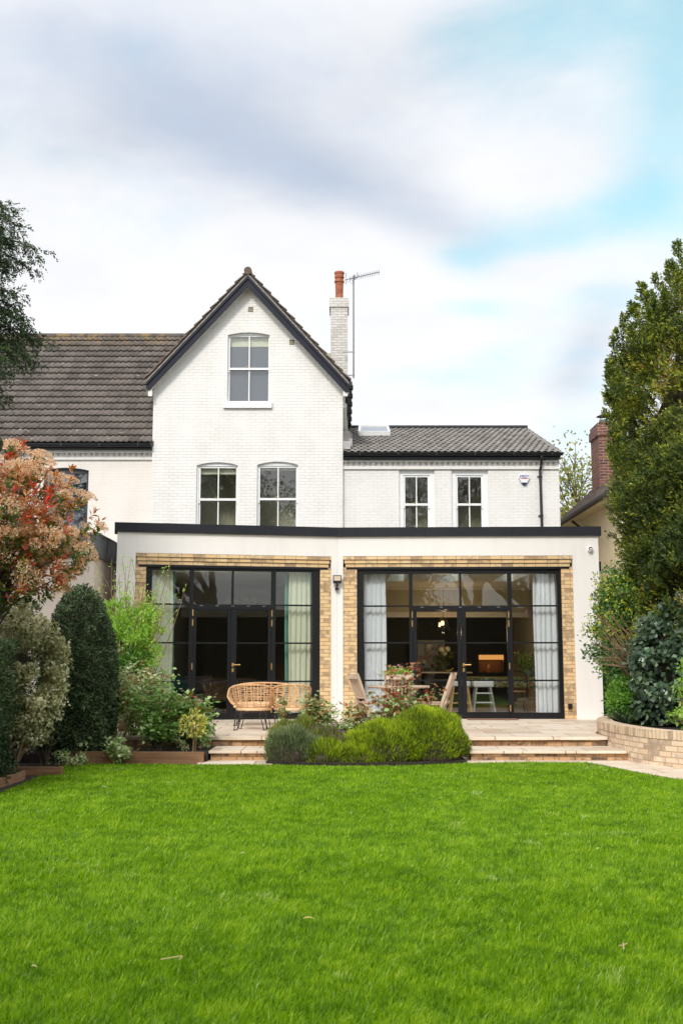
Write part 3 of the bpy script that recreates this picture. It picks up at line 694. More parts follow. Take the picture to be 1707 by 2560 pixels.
def screen(S, O, c):
    """black steel glazed screen: side lights, transoms and a pair of doors. c holds photo pixels."""
    jl, jr = S.u(c['jl'], 1600), S.u(c['jr'], 1600); pm = (c['jl']+c['jr'])/2
    zl = surround(S, O, jl, jr, c['lint'], pm)
    W0 = -0.13                                  # glass line
    U = lambda px, py=1600: S.u(px, py, W0); Z = lambda py: S.z(py, pm, W0)
    zt, zb = zl-0.002, FL+0.0
    zg_t, zg_b = Z(c['gt']), Z(c['gb']); gl, gr = U(c['gl']), U(c['gr'])
    m1, m2, m3, m4 = U(c['m1']), U(c['m2']), U(c['m3']), U(c['m4'])
    hz = [Z(y) for y in c['hz']]; hd0, hd1 = Z(c['hd'][0]), Z(c['hd'][1])
    g = MB()
    ubox(g, jl+.001, gl, W0-.05, W0+.05, zb, zt); ubox(g, gr, jr-.001, W0-.05, W0+.05, zb, zt)
    ubox(g, gl, gr, W0-.05, W0+.049, zg_t, zt); ubox(g, gl, m1, W0-.05, W0+.049, zb-0.04, zg_b); ubox(g, m4, gr, W0-.05, W0+.049, zb-0.04, zg_b)
    ubox(g, m1, m2, W0-.045, W0+.045, zb-0.04, zg_t); ubox(g, m3, m4, W0-.045, W0+.045, zb-0.04, zg_t)
    ubox(g, m2, m3, W0-.045, W0+.044, hd1, hd0); ubox(g, m2, m3, W0-.05, W0+.05, zb-0.04, zb+0.045)
    mc = (U(c['b1'])+U(c['b2']))/2; ubox(g, mc-.02, mc+.02, W0-.03, W0+.03, hd0, zg_t)
    t = S.put(g).build('glazed_screen', M_BLACK, house)
    for z in hz:
        for a, b in ((gl, m1), (m4, gr)):
            g = MB(); ubox(g, a, b, W0-.022, W0+.022, z-.016, z+.016); S.put(g).build('glazing_bar', M_BLACK, t)
    for a, b, z0, z1 in ((gl, m1, zg_b, zg_t), (m4, gr, zg_b, zg_t), (m2, mc-.02, hd0, zg_t), (mc+.02, m3, hd0, zg_t)):
        g = MB(); ubox(g, a, b, W0-.006, W0+.006, z0, z1); S.put(g).build('pane', M_GLASS, t)
    for k in range(5):
        u = m2+(m3-m2)*(k+.5)/5; g = MB(); ubox(g, u-.03, u+.03, W0+.044, W0+.048, hd0-.035, hd0-.022); S.put(g).build('drain_slot', M_STEEL, t)
    # pair of doors
    dt, db = hd1-.004, zb+.05
    for a, b, ga_, gb_, kind in ((m2+.004, c['mid'], c['d1l'], c['d1r'], 0), (c['mid'], m3-.004, c['d2l'], c['d2r'], 1)):
        a = a if a < 50 else U(a)+.003; b = b if b < 50 else U(b)-.003
        ga_, gb_ = U(ga_), U(gb_); dg_t, dg_b = Z(c['dgt']), Z(c['dgb'])
        g = MB(); ubox(g, a, ga_, W0-.035, W0+.035, db, dt); ubox(g, gb_, b, W0-.035, W0+.035, db, dt); ubox(g, ga_, gb_, W0-.034, W0+.034, dg_t, dt); ubox(g, ga_, gb_, W0-.034, W0+.034, db, dg_b)
        for z in hz[1:]: ubox(g, ga_, gb_, W0-.02, W0+.02, z-.015, z+.015)
        d = S.put(g).build('door', M_BLACK, house)
        g = MB(); ubox(g, ga_, gb_, W0-.006, W0+.006, dg_b, dg_t); S.put(g).build('pane', M_GLASS, d)
        hu = a-.012 if kind == 0 else b+.012
        for y in c['hinge']:
            z = Z(y); g = MB(); g.tube([(hu, W0+.056, z-.062), (hu, W0+.056, z+.062)], .014, 8); S.put(g).build('hinge', M_BRASS, d)
        if kind == 1:
            hu = (a+ga_)/2-.01; zh = Z(c['hy'])
            g = MB(); ubox(g, hu-.022, hu+.022, W0+.034, W0+.046, zh-.035, zh+.035); g.tube([(hu, W0+.04, zh), (hu, W0+.085, zh), (hu+.02, W0+.095, zh), (hu+.14, W0+.095, zh)], .011, 8)
            ubox(g, hu-.018, hu+.018, W0+.034, W0+.046, zh-.135, zh-.065); S.put(g).build('handle', M_BRASS, d)
screen(S1, O1, dict(jl=362, jr=801, lint=1414.5, gl=377, gr=779.5, gt=1427.5, gb=1783, m1=472, m2=482, m3=677.5, m4=688, hz=(1512, 1607.5, 1704), hd=(1511.5, 1523),
     b1=577, b2=583.5, mid=576, d1l=490.5, d1r=569, d2l=591, d2r=669.5, dgt=1527, dgb=1782, hinge=(1533, 1557.5, 1666, 1774), hy=1662))
screen(S2, O2, dict(jl=892, jr=1407, lint=1417, gl=908, gr=1393.5, gt=1434.5, gb=1781, m1=1023, m2=1031.5, m3=1270, m4=1280, hz=(1515, 1607, 1701), hd=(1514.5, 1525),
     b1=1150, b2=1153.5, mid=1152.5, d1l=1041.5, d1r=1142.5, d2l=1164, d2r=1267, dgt=1529, dgb=1780, hinge=(1537, 1559, 1665, 1770), hy=1662))

# upper walls ---------------------------------------------------------------
GY = 27.0; WY = 27.12
def arch_window_wall(g, x0, x1, z0, z1, wins, y0, y1):
    """wall x0..x1, z0..z1 between y0 and y1 with openings (l, r, b, t)"""
    zs = sorted({z0, z1} | {w[2] for w in wins} | {w[3] for w in wins})
    for a, b in zip(zs[:-1], zs[1:]):
        if b-a < 1e-6: continue
        cur = x0
        for l, r, bo, to in sorted(wins):
            if bo <= a+1e-6 and to >= b-1e-6:
                g.box(cur, l, y0, y1, a, b); cur = r
        g.box(cur, x1, y0, y1, a, b)
def spandrels(g, l, r, zspring, ztop, y0, y1, n=10):
    """fills the corners over a segmental arch"""
    xs = [l+(r-l)*i/n for i in range(n+1)]; c = (l+r)/2; hw = (r-l)/2
    zz = [zspring+(ztop-zspring)*(1-((x-c)/hw)**2) for x in xs]
    for i in range(n):
        za, zb_ = min(zz[i], ztop-.0005), min(zz[i+1], ztop-.0005)
        g.add([(xs[i], y0, za), (xs[i+1], y0, zb_), (xs[i+1], y0, ztop), (xs[i], y0, ztop), (xs[i], y1, za), (xs[i+1], y1, zb_), (xs[i+1], y1, ztop), (xs[i], y1, ztop)],
              [(0, 1, 2, 3), (7, 6, 5, 4), (0, 4, 5, 1), (2, 6, 7, 3)])
XL, XR = PX(384, 1000, GY), PX(857, 1000, GY); XC = PX(619.5, 900, GY)
def win(l, r, t, spring, b, Y): return dict(l=PX(l, t, Y), r=PX(r, t, Y), t=PZ(t, Y), s=PZ(spring, Y), b=PZ(b, Y))
W1 = win(492.5, 594.5, 1155.5, 1163, 1345, GY); W2 = win(643, 745, 1154, 1162, 1345, GY); W3 = win(570, 674, 831, 837, 1011, GY)
g = MB()
zm = PZ(1090, GY); zp_peak = PZ(709, GY)
arch_window_wall(g, XL, XR, 2.5, zm, [(w['l'], w['r'], w['b'], w['t']) for w in (W1, W2)], GY, GY+.3)
slope = (PZ(673, GY)-PZ(940, GY))/(XC-PX(368, 940, GY))
rz = lambda x: PZ(690, GY)-abs(x-XC)*slope
zc = rz(XL)
zbl, zbr = zm, zm
g.prism([(XL, zm), (W3['l'], zm), (W3['l'], rz(W3['l'])), (XL, rz(XL))], GY, GY+.3)
g.prism([(W3['r'], zm), (XR, zm), (XR, rz(XR)), (W3['r'], rz(W3['r']))], GY, GY+.3)
g.box(W3['l'], W3['r'], GY, GY+.3, zm, W3['b'])
g.prism([(W3['l'], W3['t']), (W3['r'], W3['t']), (W3['r'], rz(W3['r'])), (XC, rz(XC)), (W3['l'], rz(W3['l']))], GY, GY+.3)
for w in (W1, W2, W3): spandrels(g, w['l'], w['r'], w['s'], w['t'], GY, GY+.12)
# side returns
g.box(XL, XL+.3, GY+.3, GY+7.5, 2.5, zc-.1); g.box(XR-.3, XR, GY+.3, GY+7.5, 2.5, zc-.1)
g.build('gable_wall', M_WHITEBRICK, house)

def sash(w, Y, glass_l, glass_r, y_top, y_mid, y_bot, blind=None, arch=True, setback=0.09, sill=None, horns=True, shade=None):
    """sliding sash window: box frame, two sashes with one bar each, panes, blind"""
    Yf = Y+setback; gx0, gx1 = PX(glass_l, y_mid, Yf), PX(glass_r, y_mid, Yf); zt, zmid, zb = PZ(y_top, Yf), PZ(y_mid, Yf), PZ(y_bot, Yf)
    g = MB(); st = 0.045
    g.box(w['l']-.02, gx0-st, Yf-.03, Yf+.10, w['b'], w['t']); g.box(gx1+st, w['r']+.02, Yf-.03, Yf+.10, w['b'], w['t'])
    g.box(gx0-st, gx1+st, Yf-.03, Yf+.10, zt+st, w['t']); g.box(gx0-st, gx1+st, Yf-.03, Yf+.10, w['b'], zb-st-.02)
    if sill:
        g.box(PX(sill[0], sill[2], Y), PX(sill[1], sill[2], Y), Y-.07, Y+.06, PZ(sill[3], Y), PZ(sill[2], Y))
    f = g.build('window', M_WHITEPAINT, house)
    for z0, z1, yy, nm in ((zmid, zt, Yf-.005, 'u'), (zb, zmid, Yf+.035, 'l')):
        if nm == 'u': yy0, yy1 = Yf-.006, Yf+.03
        else: yy0, yy1 = Yf+.032, Yf+.068
        g = MB(); xm = (gx0+gx1)/2
        g.box(gx0-st, gx0, yy0, yy1, z0-(.0 if nm == 'l' else .03), z1+st if nm == 'u' else z1+.028); g.box(gx1, gx1+st, yy0, yy1, z0-(.0 if nm == 'l' else .03), z1+st if nm == 'u' else z1+.028)
        if nm == 'u': g.box(gx0, gx1, yy0, yy1, z1, z1+st); g.box(gx0, gx1, yy0, yy1, z0-.03, z0+.025)
        else: g.box(gx0, gx1, yy0, yy1, z1-.02, z1+.028); g.box(gx0-st, gx1+st, yy0, yy1, z0-st-.02, z0)
        g.box(xm-.014, xm+.014, yy0+.003, yy1-.003, z0+.025 if nm == 'u' else z0, z1 if nm == 'u' else z1-.02)
        if horns and nm == 'u':
            for q in (gx0-st, gx1+st-.04): g.box(q, q+.04, yy0+.001, yy1-.001, z0-.10, z0-.03)
        g.build('sash', M_WHITEPAINT, f)
        g = MB(); g.box(gx0, gx1, (yy0+yy1)/2-.003, (yy0+yy1)/2+.003, z0, z1); g.build('pane', M_OLDGLASS, f)
    if blind:
        g = MB(); zb2 = PZ(blind, Yf); g.box(gx0-st+.001, gx1+st-.001, Yf+.11, Yf+.118, zb2, zt+st)
        if shade:
            n = 22
            for k in range(n):
                x = gx0+(gx1-gx0)*(k+.5)/n; g.ball((x, Yf+.114, zb2), .02, 8, 4, (1, .2, 1))
        g.build('blind', M_BLIND, f)
    if shade:
        g = MB(); g.box(gx0-st+.001, gx1+st-.001, Yf+.125, Yf+.132, zb-st, zt+st-.005); g.build('roller_shade', M_GREYBLIND, f)
    g = MB(); g.tube([((gx0+gx1)/2-.05, Yf-.01, zmid+.03), ((gx0+gx1)/2-.05, Yf-.01, zmid+.06)], .018, 8); g.build('sash_catch', M_BRASS, f)
sash(W1, GY, 501, 590, 1170.5, 1248.5, 1333, 1184)
sash(W2, GY, 650, 740, 1169.5, 1247.5, 1333, 1174.5)
sash(W3, GY, 575, 671, 842, 922, 1002, 863, sill=(559, 680, 1005, 1021), shade=True)

# right wing
WXL, WXR = XR+.001, PX(1397, 1200, WY)
W4 = dict(l=PX(997, 1200, WY), r=PX(1086, 1200, WY), t=PZ(1174, WY), b=PZ(1345, WY)); W5 = dict(l=PX(1128, 1200, WY), r=PX(1219.5, 1200, WY), t=W4['t'], b=W4['b'])
zs = PZ(1151, WY)
g = MB(); arch_window_wall(g, WXL, WXR, 2.5, W4['t']-.0, [(w['l'], w['r'], w['b'], w['t']) for w in (W4, W5)], WY, WY+.3)
g.box(WXL, WXR, WY, WY+.3, W4['t'], zs+.05); g.box(WXR-.3, WXR, WY+.3, WY+4.7, 2.5, zs)
gz1 = zs+.05
g.build('wing_wall', M_WHITEBRICK, house)
for w, gl_, gr_ in ((W4, 1012.6, 1069), (W5, 1143.7, 1202.6)):
    wi = dict(l=w['l'], r=w['r'], t=w['t'], b=w['b'])
    sash(wi, WY, gl_, gr_, 1193, 1261, 1335, setback=.10)
# dog-tooth cornice: a course of bricks laid cornerwise between two plain bands
def cornice(x0, x1, Y, y_top, y_t0, y_t1, y_bot, parent, mat, steps_=None):
    g = MB(); g.box(x0, x1, Y-.10, Y+.01, PZ(y_t0, Y), PZ(y_top, Y)); g.box(x0, x1, Y-.05, Y+.01, PZ(y_bot, Y), PZ(y_t1, Y))
    za, zb_ = PZ(y_t1, Y), PZ(y_t0, Y); p = 0.137; n = int((x1-x0)/p)
    for k in range(n):
        a = x0+(k+.5)*(x1-x0)/n; q = .055
        g.add([(a-q, Y-.008, za), (a, Y-.045, za), (a+q, Y-.008, za), (a-q, Y-.008, zb_), (a, Y-.095, zb_), (a+q, Y-.008, zb_)], [(0, 1, 4, 3), (1, 2, 5, 4), (0, 2, 1), (3, 4, 5)])
    return g.build('cornice', mat, parent)
cornice(WXL, WXR, WY, 1151.5, 1156.5, 1166, 1173.5, house, M_TRIM)

# tiled slopes -----------------------------------------------------------
def tiled(name, O, U, V, lu, lv, gauge, tw, kind, mat, parent, clip=None, thick=0.035, seed=1):
    """courses of lapped tiles on a slope: O corner, U along the eaves, V up the slope"""
    O, U, V = np.array(O, float), np.array(U, float), np.array(V, float); N = np.cross(U, V); N /= np.linalg.norm(N)
    if N[2] < 0: N = -N
    rs = np.random.default_rng(seed)
    if kind == 'roll': prof = [(0, .0), (.10, .026), (.20, .030), (.30, .004), (.5, .0), (.60, .022), (.70, .026), (.80, .003), (.999, .0)]
    else: prof = [(i/8.0, .015*math.sin(2*math.pi*i/8.0)+.015) for i in range(8)]+[(.999, .015)]
    nc = int(math.ceil(lv/gauge)); nt_ = int(math.ceil(lu/tw)); vs, fs, ti = [], [], []
    for c in range(nc):
        v0 = c*gauge-0.015; v1 = min((c+1)*gauge+0.07, lv)
        off = (tw/2 if c % 2 and kind != 'roll' else 0)
        for k in range(-1, nt_+1):
            u0 = k*tw+off
            a, b = max(u0, 0), min(u0+tw, lu)
            if b-a < 0.02: continue
            vv = (v0+v1)/2
            if clip:
                lo, hi = clip(vv); a, b = max(a, lo), min(b, hi)
                if b-a < 0.02: continue
            t = rs.random(); lift = rs.normal(0, .003); pts = [(u0+tw*f, h) for f, h in prof]; pts = [(max(min(u, b), a), h) for u, h in pts if True]
            base = len(vs); m = len(pts)
            for (u, h) in pts: vs.append(O+U*u+V*v0+N*(thick+h-.020)); ti.append(t)
            for (u, h) in pts: vs.append(O+U*u+V*v0+N*(thick+h+lift)); ti.append(t)
            for (u, h) in pts: vs.append(O+U*u+V*v1+N*(h+.004)); ti.append(t)
            for r in range(2):
                for j in range(m-1): i0 = base+r*m+j; fs += [(i0, i0+1, i0+m+1), (i0, i0+m+1, i0+m)]
            for j in (0, m-1): fs.append((base+j, base+m+j, base+2*m+j))
    o = tri_mesh(name, np.array(vs), np.array(fs), mat, np.array(ti), parent)
    return o

# right wing roof: eaves to ridge
EYR = WY-.22; ez = PZ(1130, EYR); RYR = WY+4.6; rzv = PZ(1072, RYR)
ex0, ex1 = XR+.02, PX(1402, 1131, EYR)
Vv = np.array([0, RYR-EYR, rzv-ez]); lv = float(np.linalg.norm(Vv)); Vv /= lv
g = MB(); g.add([(ex0, EYR, ez-.09), (ex1-.03, EYR, ez-.09), (ex1-.03, RYR, rzv-.09), (ex0, RYR, rzv-.09), (ex0, EYR, ez-.012), (ex1-.03, EYR, ez-.012), (ex1-.03, RYR, rzv-.012), (ex0, RYR, rzv-.012)],
      [(0, 3, 2, 1), (4, 5, 6, 7), (0, 1, 5, 4), (1, 2, 6, 5), (2, 3, 7, 6), (3, 0, 4, 7)])
g.add([(ex0, RYR, rzv-.1), (ex1, RYR, rzv-.1), (ex1, RYR+4, ez), (ex0, RYR+4, ez)], [(0, 1, 2, 3)])
wr = g.build('wing_roof', M_ROOFFELT, house)
tiled('tiles', (ex0, EYR, ez), (1, 0, 0), Vv, ex1-ex0, lv, 0.30, 0.165, 'pan', M_TILE_R, wr, seed=3, thick=.024)
g = MB()
xx = ex0
while xx < ex1: g.tube([(xx, RYR, rzv+.02), (min(xx+.44, ex1), RYR, rzv+.02)], .085, 10); xx += .45
g.build('ridge_tile', M_COPING, wr)
g = MB()
g.add([(WXR-.001, WY, zs), (WXR-.001, RYR, zs), (WXR-.001, RYR, rzv-.1), (WXR-.001, WY, ez-.02)], [(0, 1, 2, 3)]); g.add([(WXR-.3, WY, zs), (WXR-.3, RYR, zs), (WXR-.3, RYR, rzv-.1), (WXR-.3, WY, ez-.02)], [(3, 2, 1, 0)])
g.build('wing_gable', M_WHITEBRICK, house)
# rooflight on the slope
def on_slope(px, py):
    d = np.array([(px-CX)/FPX, CP-SP*(CY-py)/FPX, SP+CP*(CY-py)/FPX]); o = np.array([0, 0, CZ]); N = np.cross((1, 0, 0), Vv); p0 = np.array([ex0, EYR, ez+.06])
    return o+d*(np.dot(p0-o, N)/np.dot(d, N))
a, b, c2, d2 = on_slope(898, 1088), on_slope(973, 1088), on_slope(967, 1072), on_slope(900, 1072)
g = MB(); Nn = np.cross((1, 0, 0), Vv)
for p, q in ((a, b), (b, c2), (c2, d2), (d2, a)): g.bar(p+Nn*.05, q+Nn*.05, .06, .12, Nn)
f = g.build('roof_window', M_WHITEPAINT, house)
g = MB(); g.add([q+Nn*.08 for q in (a, b, c2, d2)], [(0, 1, 2, 3)]); g.build('pane', M_OLDGLASS, f)
g = MB(); g.add([q+Nn*.03 for q in (a, b, c2, d2)], [(0, 1, 2, 3)]); g.build('blind', M_GREYBLIND, f)
# lead soakers where the wing roof meets the gable
g = MB()
for k in range(5):
    v = .1+k*.55; p = np.array([ex0, EYR, ez])+Vv*v; g.box(ex0-.01, ex0+.17+.05*(k % 2), p[1], p[1]+.5, p[2]+.06, p[2]+.10+.16)
g.build('lead_flashing', M_FLASH, house)
# gutter, fascia, downpipe
def gutter(x0, x1, Y, zt, name_parent, drop=.115):
    g = MB(); k = 9; prof = [(Y+.055*math.cos(math.pi+math.pi*i/(k-1))-.055, zt-.005+.08*math.sin(math.pi+math.pi*i/(k-1))) for i in range(k)]
    b = len(g.v)
    for x in (x0, x1): g.v.extend([(x, y, z) for y, z in prof])
    for i in range(k-1): g.f.append((b+i, b+i+1, b+k+i+1, b+k+i)); g.mi.append(0)
    g.f.append(tuple(range(b, b+k))); g.mi.append(0); g.f.append(tuple(range(b+2*k-1, b+k-1, -1))); g.mi.append(0)
    x = x0+.4
    while x < x1: g.box(x, x+.03, Y-.115, Y-.10, zt-.08, zt+.004); x += .95
    return g.build('gutter', M_PLASTIC, name_parent)
gutter(ex0-.02, ex1+.03, EYR, ez-.015, house)
g = MB(); g.box(ex0-.02, ex1-.02, EYR+.02, EYR+.05, zs-.0, ez-.06); g.box(ex0-.02, ex1-.04, EYR+.05, WY+.02, zs+.001, zs+.02); g.build('fascia', M_BLACK, house)
dpx = PX(1349.5, 1200, WY)
g = MB(); zt = ez-.09
g.tube([(dpx, EYR-.055, zt), (dpx, EYR-.055, zt-.06), (dpx, WY-.16, zs-.13), (dpx, WY-.16, PZ(1168, WY)), (dpx-.012, WY-.075, PZ(1178, WY)), (dpx-.01, WY-.075, PZ(1192, WY)), (dpx+.005, WY-.075, 3.9)], .034, 10)
for y in (1192, 1290): z = PZ(y, WY); g.tube([(dpx-.01, WY-.075, z-.02), (dpx-.01, WY-.075, z+.02)], .046, 10); g.box(dpx-.075, dpx+.055, WY-.03, WY-.002, z-.01, z+.01)
g.build('downpipe', M_PLASTIC, house)

# main gable roof
VY = GY-.28; OHX = PX(368, 940, GY)
pk = PZ(676, VY); sl = slope; exl, exr = PX(367, 921, VY), PX(871.5, 921, VY); xc = PX(619.5, 700, VY)
rl = math.hypot(xc-exl, pk-(pk-(xc-exl)*sl)); LEN = 6.9
mr = MB()
for sgn, xe in ((-1, exl), (1, exr)):
    zE = pk-abs(xc-xe)*sl; th = .10
    mr.add([(xe, VY+.03, zE-th), (xc, VY+.03, pk-th), (xc, VY+LEN, pk-th), (xe, VY+LEN, zE-th), (xe, VY+.03, zE-.03), (xc, VY+.03, pk-.03), (xc, VY+LEN, pk-.03), (xe, VY+LEN, zE-.03)],
           [(0, 1, 2, 3), (4, 7, 6, 5), (0, 4, 5, 1), (1, 5, 6, 2), (2, 6, 7, 3), (3, 7, 4, 0)])
mroof = mr.build('gable_roof', M_ROOFFELT, house)
for sgn, xe in ((-1, exl), (1, exr)):
    zE = pk-abs(xc-xe)*sl; V_ = np.array([xc-xe, 0, pk-zE]); l = np.linalg.norm(V_); V_ /= l
    tiled('tiles', (xe, VY, zE-.03), (0, 1, 0), V_, LEN, l, .30, .30, 'roll', M_TILE_G, mroof, seed=5+sgn, thick=.05)
g = MB(); y = VY-.02
while y < VY+LEN: g.tube([(xc, y, pk-.005), (xc, y+.43, pk-.005)], .10, 12); y += .44
g.build('ridge_tile', M_TILE_G, mroof)
# verge mortar and bargeboard
def chevron(g, top_off, bot_off, y0, y1, endcut=0.0):
    """inverted V between two offsets below the roof line"""
    for xe in (exl, exr):
        zE = pk-abs(xc-xe)*sl; s = 1 if xe > xc else -1
        zb = zE-top_off-endcut
        xb = xc+s*((pk-bot_off)-zb)/sl
        poly = [(xc, pk-top_off), (xe, zE-top_off), (xe, zb), (xb, zb), (xc, pk-bot_off)]
        if s > 0: poly = poly[::-1]
        g.prism(poly, y0, y1)
g = MB(); chevron(g, .085, .14, VY+.01, VY+.06, .05); g.build('verge_mortar', M_MORTAR, house)
g = MB(); chevron(g, .12, .42, VY+.02, VY+.055, .20); g.build('bargeboard', M_BARGE, house)
g = MB(); chevron(g, .125, .215, VY-.012, VY+.02, .07); g.build('bargeboard_moulding', M_BARGE, house)
g = MB(); chevron(g, .30, .36, VY+.055, GY+.02, .05); g.build('soffit', M_TRIM, house)
# right hand eaves seen end on: gutter, fascia, corbels
zE = pk-abs(xc-exr)*sl
g = MB(); g.box(exr-.02, exr+.09, VY+.02, VY+LEN, zE-.16, zE-.06)
y = VY+.4
while y < VY+LEN: g.box(exr-.03, exr+.115, y, y+.06, zE-.175, zE-.05); y += .9
g.build('gutter', M_PLASTIC, house)
g = MB(); g.box(XR+.002, exr-.03, VY+.06, VY+.16, zE-.42, zE-.19); g.box(XR+.002, XR+.06, GY+.2, GY+LEN-1, zE-.62, zE-.30)
for k in range(14): g.box(XR+.061, XR+.10, GY+.25+k*.2, GY+.35+k*.2, zE-.60, zE-.50)
g.build('eaves_corbel', M_TRIM, house)
g = MB(); g.box(exl+.04, XL-.002, VY+.06, VY+.16, zE-.42, zE-.19); g.build('eaves_corbel', M_TRIM, house)
# air bricks
for px, py in ((627, 773.5), (729.5, 855.5)):
    x, z = P(px, py, GY); g = MB(); s_ = .062
    g.box(x-s_, x+s_, GY-.012, GY+.01, z-s_, z-s_+.015); g.box(x-s_, x+s_, GY-.012, GY+.01, z+s_-.015, z+s_); g.box(x-s_, x-s_+.012, GY-.012, GY+.01, z-s_+.015, z+s_-.015); g.box(x+s_-.012, x+s_, GY-.012, GY+.01, z-s_+.015, z+s_-.015)
    for k in range(3): q = x-s_+.03+k*.028; g.box(q, q+.012, GY-.008, GY+.01, z-s_+.015, z+s_-.015)
    for k in range(3): q = z-s_+.03+k*.028; g.box(x-s_+.012, x+s_-.012, GY-.005, GY+.01, q, q+.010)
    g.build('air_brick', plain('ochre_vent', (0.24, 0.19, 0.12), 0.8), house)

# chimney on the far slope
CHY = 30.2
x0, z1 = P(826.5, 745, CHY); x1 = PX(869, 745, CHY)
g = MB(); g.box(x0, x1, CHY, CHY+.75, 6.0, PZ(768, CHY)); ch = g.build('chimney', M_GREYBRICK, house)
g = MB(); e = .035; zc1, zc2 = PZ(766, CHY), PZ(745, CHY); zlow = PZ(795, CHY)
g.box(x0-e, x1+e, CHY-e, CHY+.75+e, PZ(768, CHY), PZ(750, CHY)); g.box(x0-e+.012, x1+e-.012, CHY-e+.012, CHY+.75+e, PZ(750, CHY), zc2)
g.build('chimney_cap', M_GREYBRICK, ch)
xm = PX(848, 710, CHY); zt = PZ(673, CHY); zb = PZ(746, CHY); yc = CHY+.3; r = (PX(860, 710, CHY)-PX(836, 710, CHY))/2
g = MB(); g.lathe([(.26, -.04), (.22, .04), (.15, .09), (.12, .10)], (xm, yc, zb), 14); g.build('flaunching', M_MORTAR, ch)
g = MB(); H = zt-zb; g.lathe([(r*.82, 0), (r*.80, H*.25), (r*.86, H*.62), (r*1.05, H*.64), (r*1.05, H*.69), (r*.86, H*.71), (r*.86, H*.76), (r*1.0, H*.79), (r*1.02, H*.84), (r*.93, H*.86), (r*.94, H*.90), (r*1.06, H*.94), (r*1.06, H*.985), (r*.98, H), (r*.7, H), (r*.66, H*.9)], (xm, yc, zb+.02), 18)
g.build('chimney_pot', M_POT, ch, smooth=False)

# room shells ------------------------------------------------------------------
g = MB(); g.box(-4.0, 5.0, 21.6, 31.5, FL-.06, FL-.01); g.build('floor', M_FLOORBOARD, house)
g = MB(); g.box(-0.2, -0.05, 22.4, 31.4, FL-.01, CEIL_Z); g.box(-4.0, -3.9, 21.9, 31.4, FL-.01, CEIL_Z); g.box(4.7, 4.79, 22.4, 31.4, FL-.01, CEIL_Z)
g.box(-3.9, -.2, 31.3, 31.4, FL-.01, CEIL_Z); g.box(-.05, 4.7, 31.3, 31.4, FL-.01, CEIL_Z)
g.box(-.05, 4.7, 27.0, 27.2, 2.62, CEIL_Z-.001)
g.build('interior_wall', M_ROOM, house)
g = MB(); g.box(-4.0, 4.8, 26.96, 31.4, CEIL_Z-.05, CEIL_Z+.2); g.build('ceiling', M_CEIL, house)
g = MB()
g.box(XL+.3, XR-.3, GY+1.3, GY+1.4, 3.4, 9.5); g.box(XL+.3, XR-.3, GY+.3, GY+1.3, 6.75, 6.85); g.box(XL+.3, XR-.3, GY+.3, GY+1.3, 3.3, 3.4); g.box(XL+2.25, XL+2.3, GY+.3, GY+1.3, 3.4, 6.75)
g.box(WXL, WXR-.3, WY+1.3, WY+1.4, 3.4, 6.3); g.box(WXL, WXR-.3, WY+.3, WY+1.3, 3.3, 3.4); g.box(WXL, WXR-.3, WY+.3, WY+1.3, 6.15, 6.2)
g.build('interior_wall', M_ROOM, house)
# ------------------------------------------------------------------ things fixed to the house
def alarm():
    x, z = P(1309, 1198, WY); t = thing('alarm_box', 'white hexagonal alarm box with blue lens on the white wall', 'alarm box', (x, WY, z))
    k = 1/2757*27.6; hw = 13.2*k
    poly = [(-hw*.55, 13*k), (hw*.55, 13*k), (hw*.98, 9*k), (hw, 2*k), (hw*.52, -10*k), (-hw*.52, -10*k), (-hw, 2*k), (-hw*.98, 9*k)]
    g = MB(); g.prism([(x+a, z+b) for a, b in poly], WY-.07, WY-.001); g.build('housing', M_WHITEPLASTIC, t, bevel=.012)
    g = MB(); g.prism([(x-hw*.5, z-10.05*k), (x+hw*.5, z-10.05*k), (x+hw*.28, z-14.5*k), (x-hw*.28, z-14.5*k)], WY-.065, WY-.001); g.build('lens', plain('navy_lens', (0.01, 0.02, 0.09), 0.25), t)
    g = MB(); g.box(x-9.2*k, x+9.2*k, WY-.0735, WY-.0705, z-0.3*k, z+1.5*k); g.build('red_stripe', plain('red_print', (0.5, 0.03, 0.03), 0.5), t)
    cu = bpy.data.curves.new('lettering', 'FONT'); cu.body = 'FIRST'; cu.size = 7.2*k*1.35; cu.align_x = 'CENTER'; cu.extrude = .0012; cu.offset = .002
    o = bpy.data.objects.new('lettering_source', cu); COL.objects.link(o)
    bpy.context.view_layer.update()
    me = bpy.data.meshes.new_from_object(o.evaluated_get(bpy.context.evaluated_depsgraph_get()))
    bpy.data.objects.remove(o); bpy.data.curves.remove(cu)
    n = len(me.vertices); co = np.zeros(n*3, np.float32); me.vertices.foreach_get('co', co); co = co.reshape(-1, 3)
    co = np.stack([co[:, 0], -.0725-co[:, 2], co[:, 1]+2.4*k], 1).astype(np.float32); me.vertices.foreach_set('co', co.ravel()); me.update()
    me.materials.clear(); me.materials.append(plain('blue_print', (0.03, 0.06, 0.30), 0.5))
    q = bpy.data.objects.new('lettering', me); COL.objects.link(q); q.parent = t
alarm()

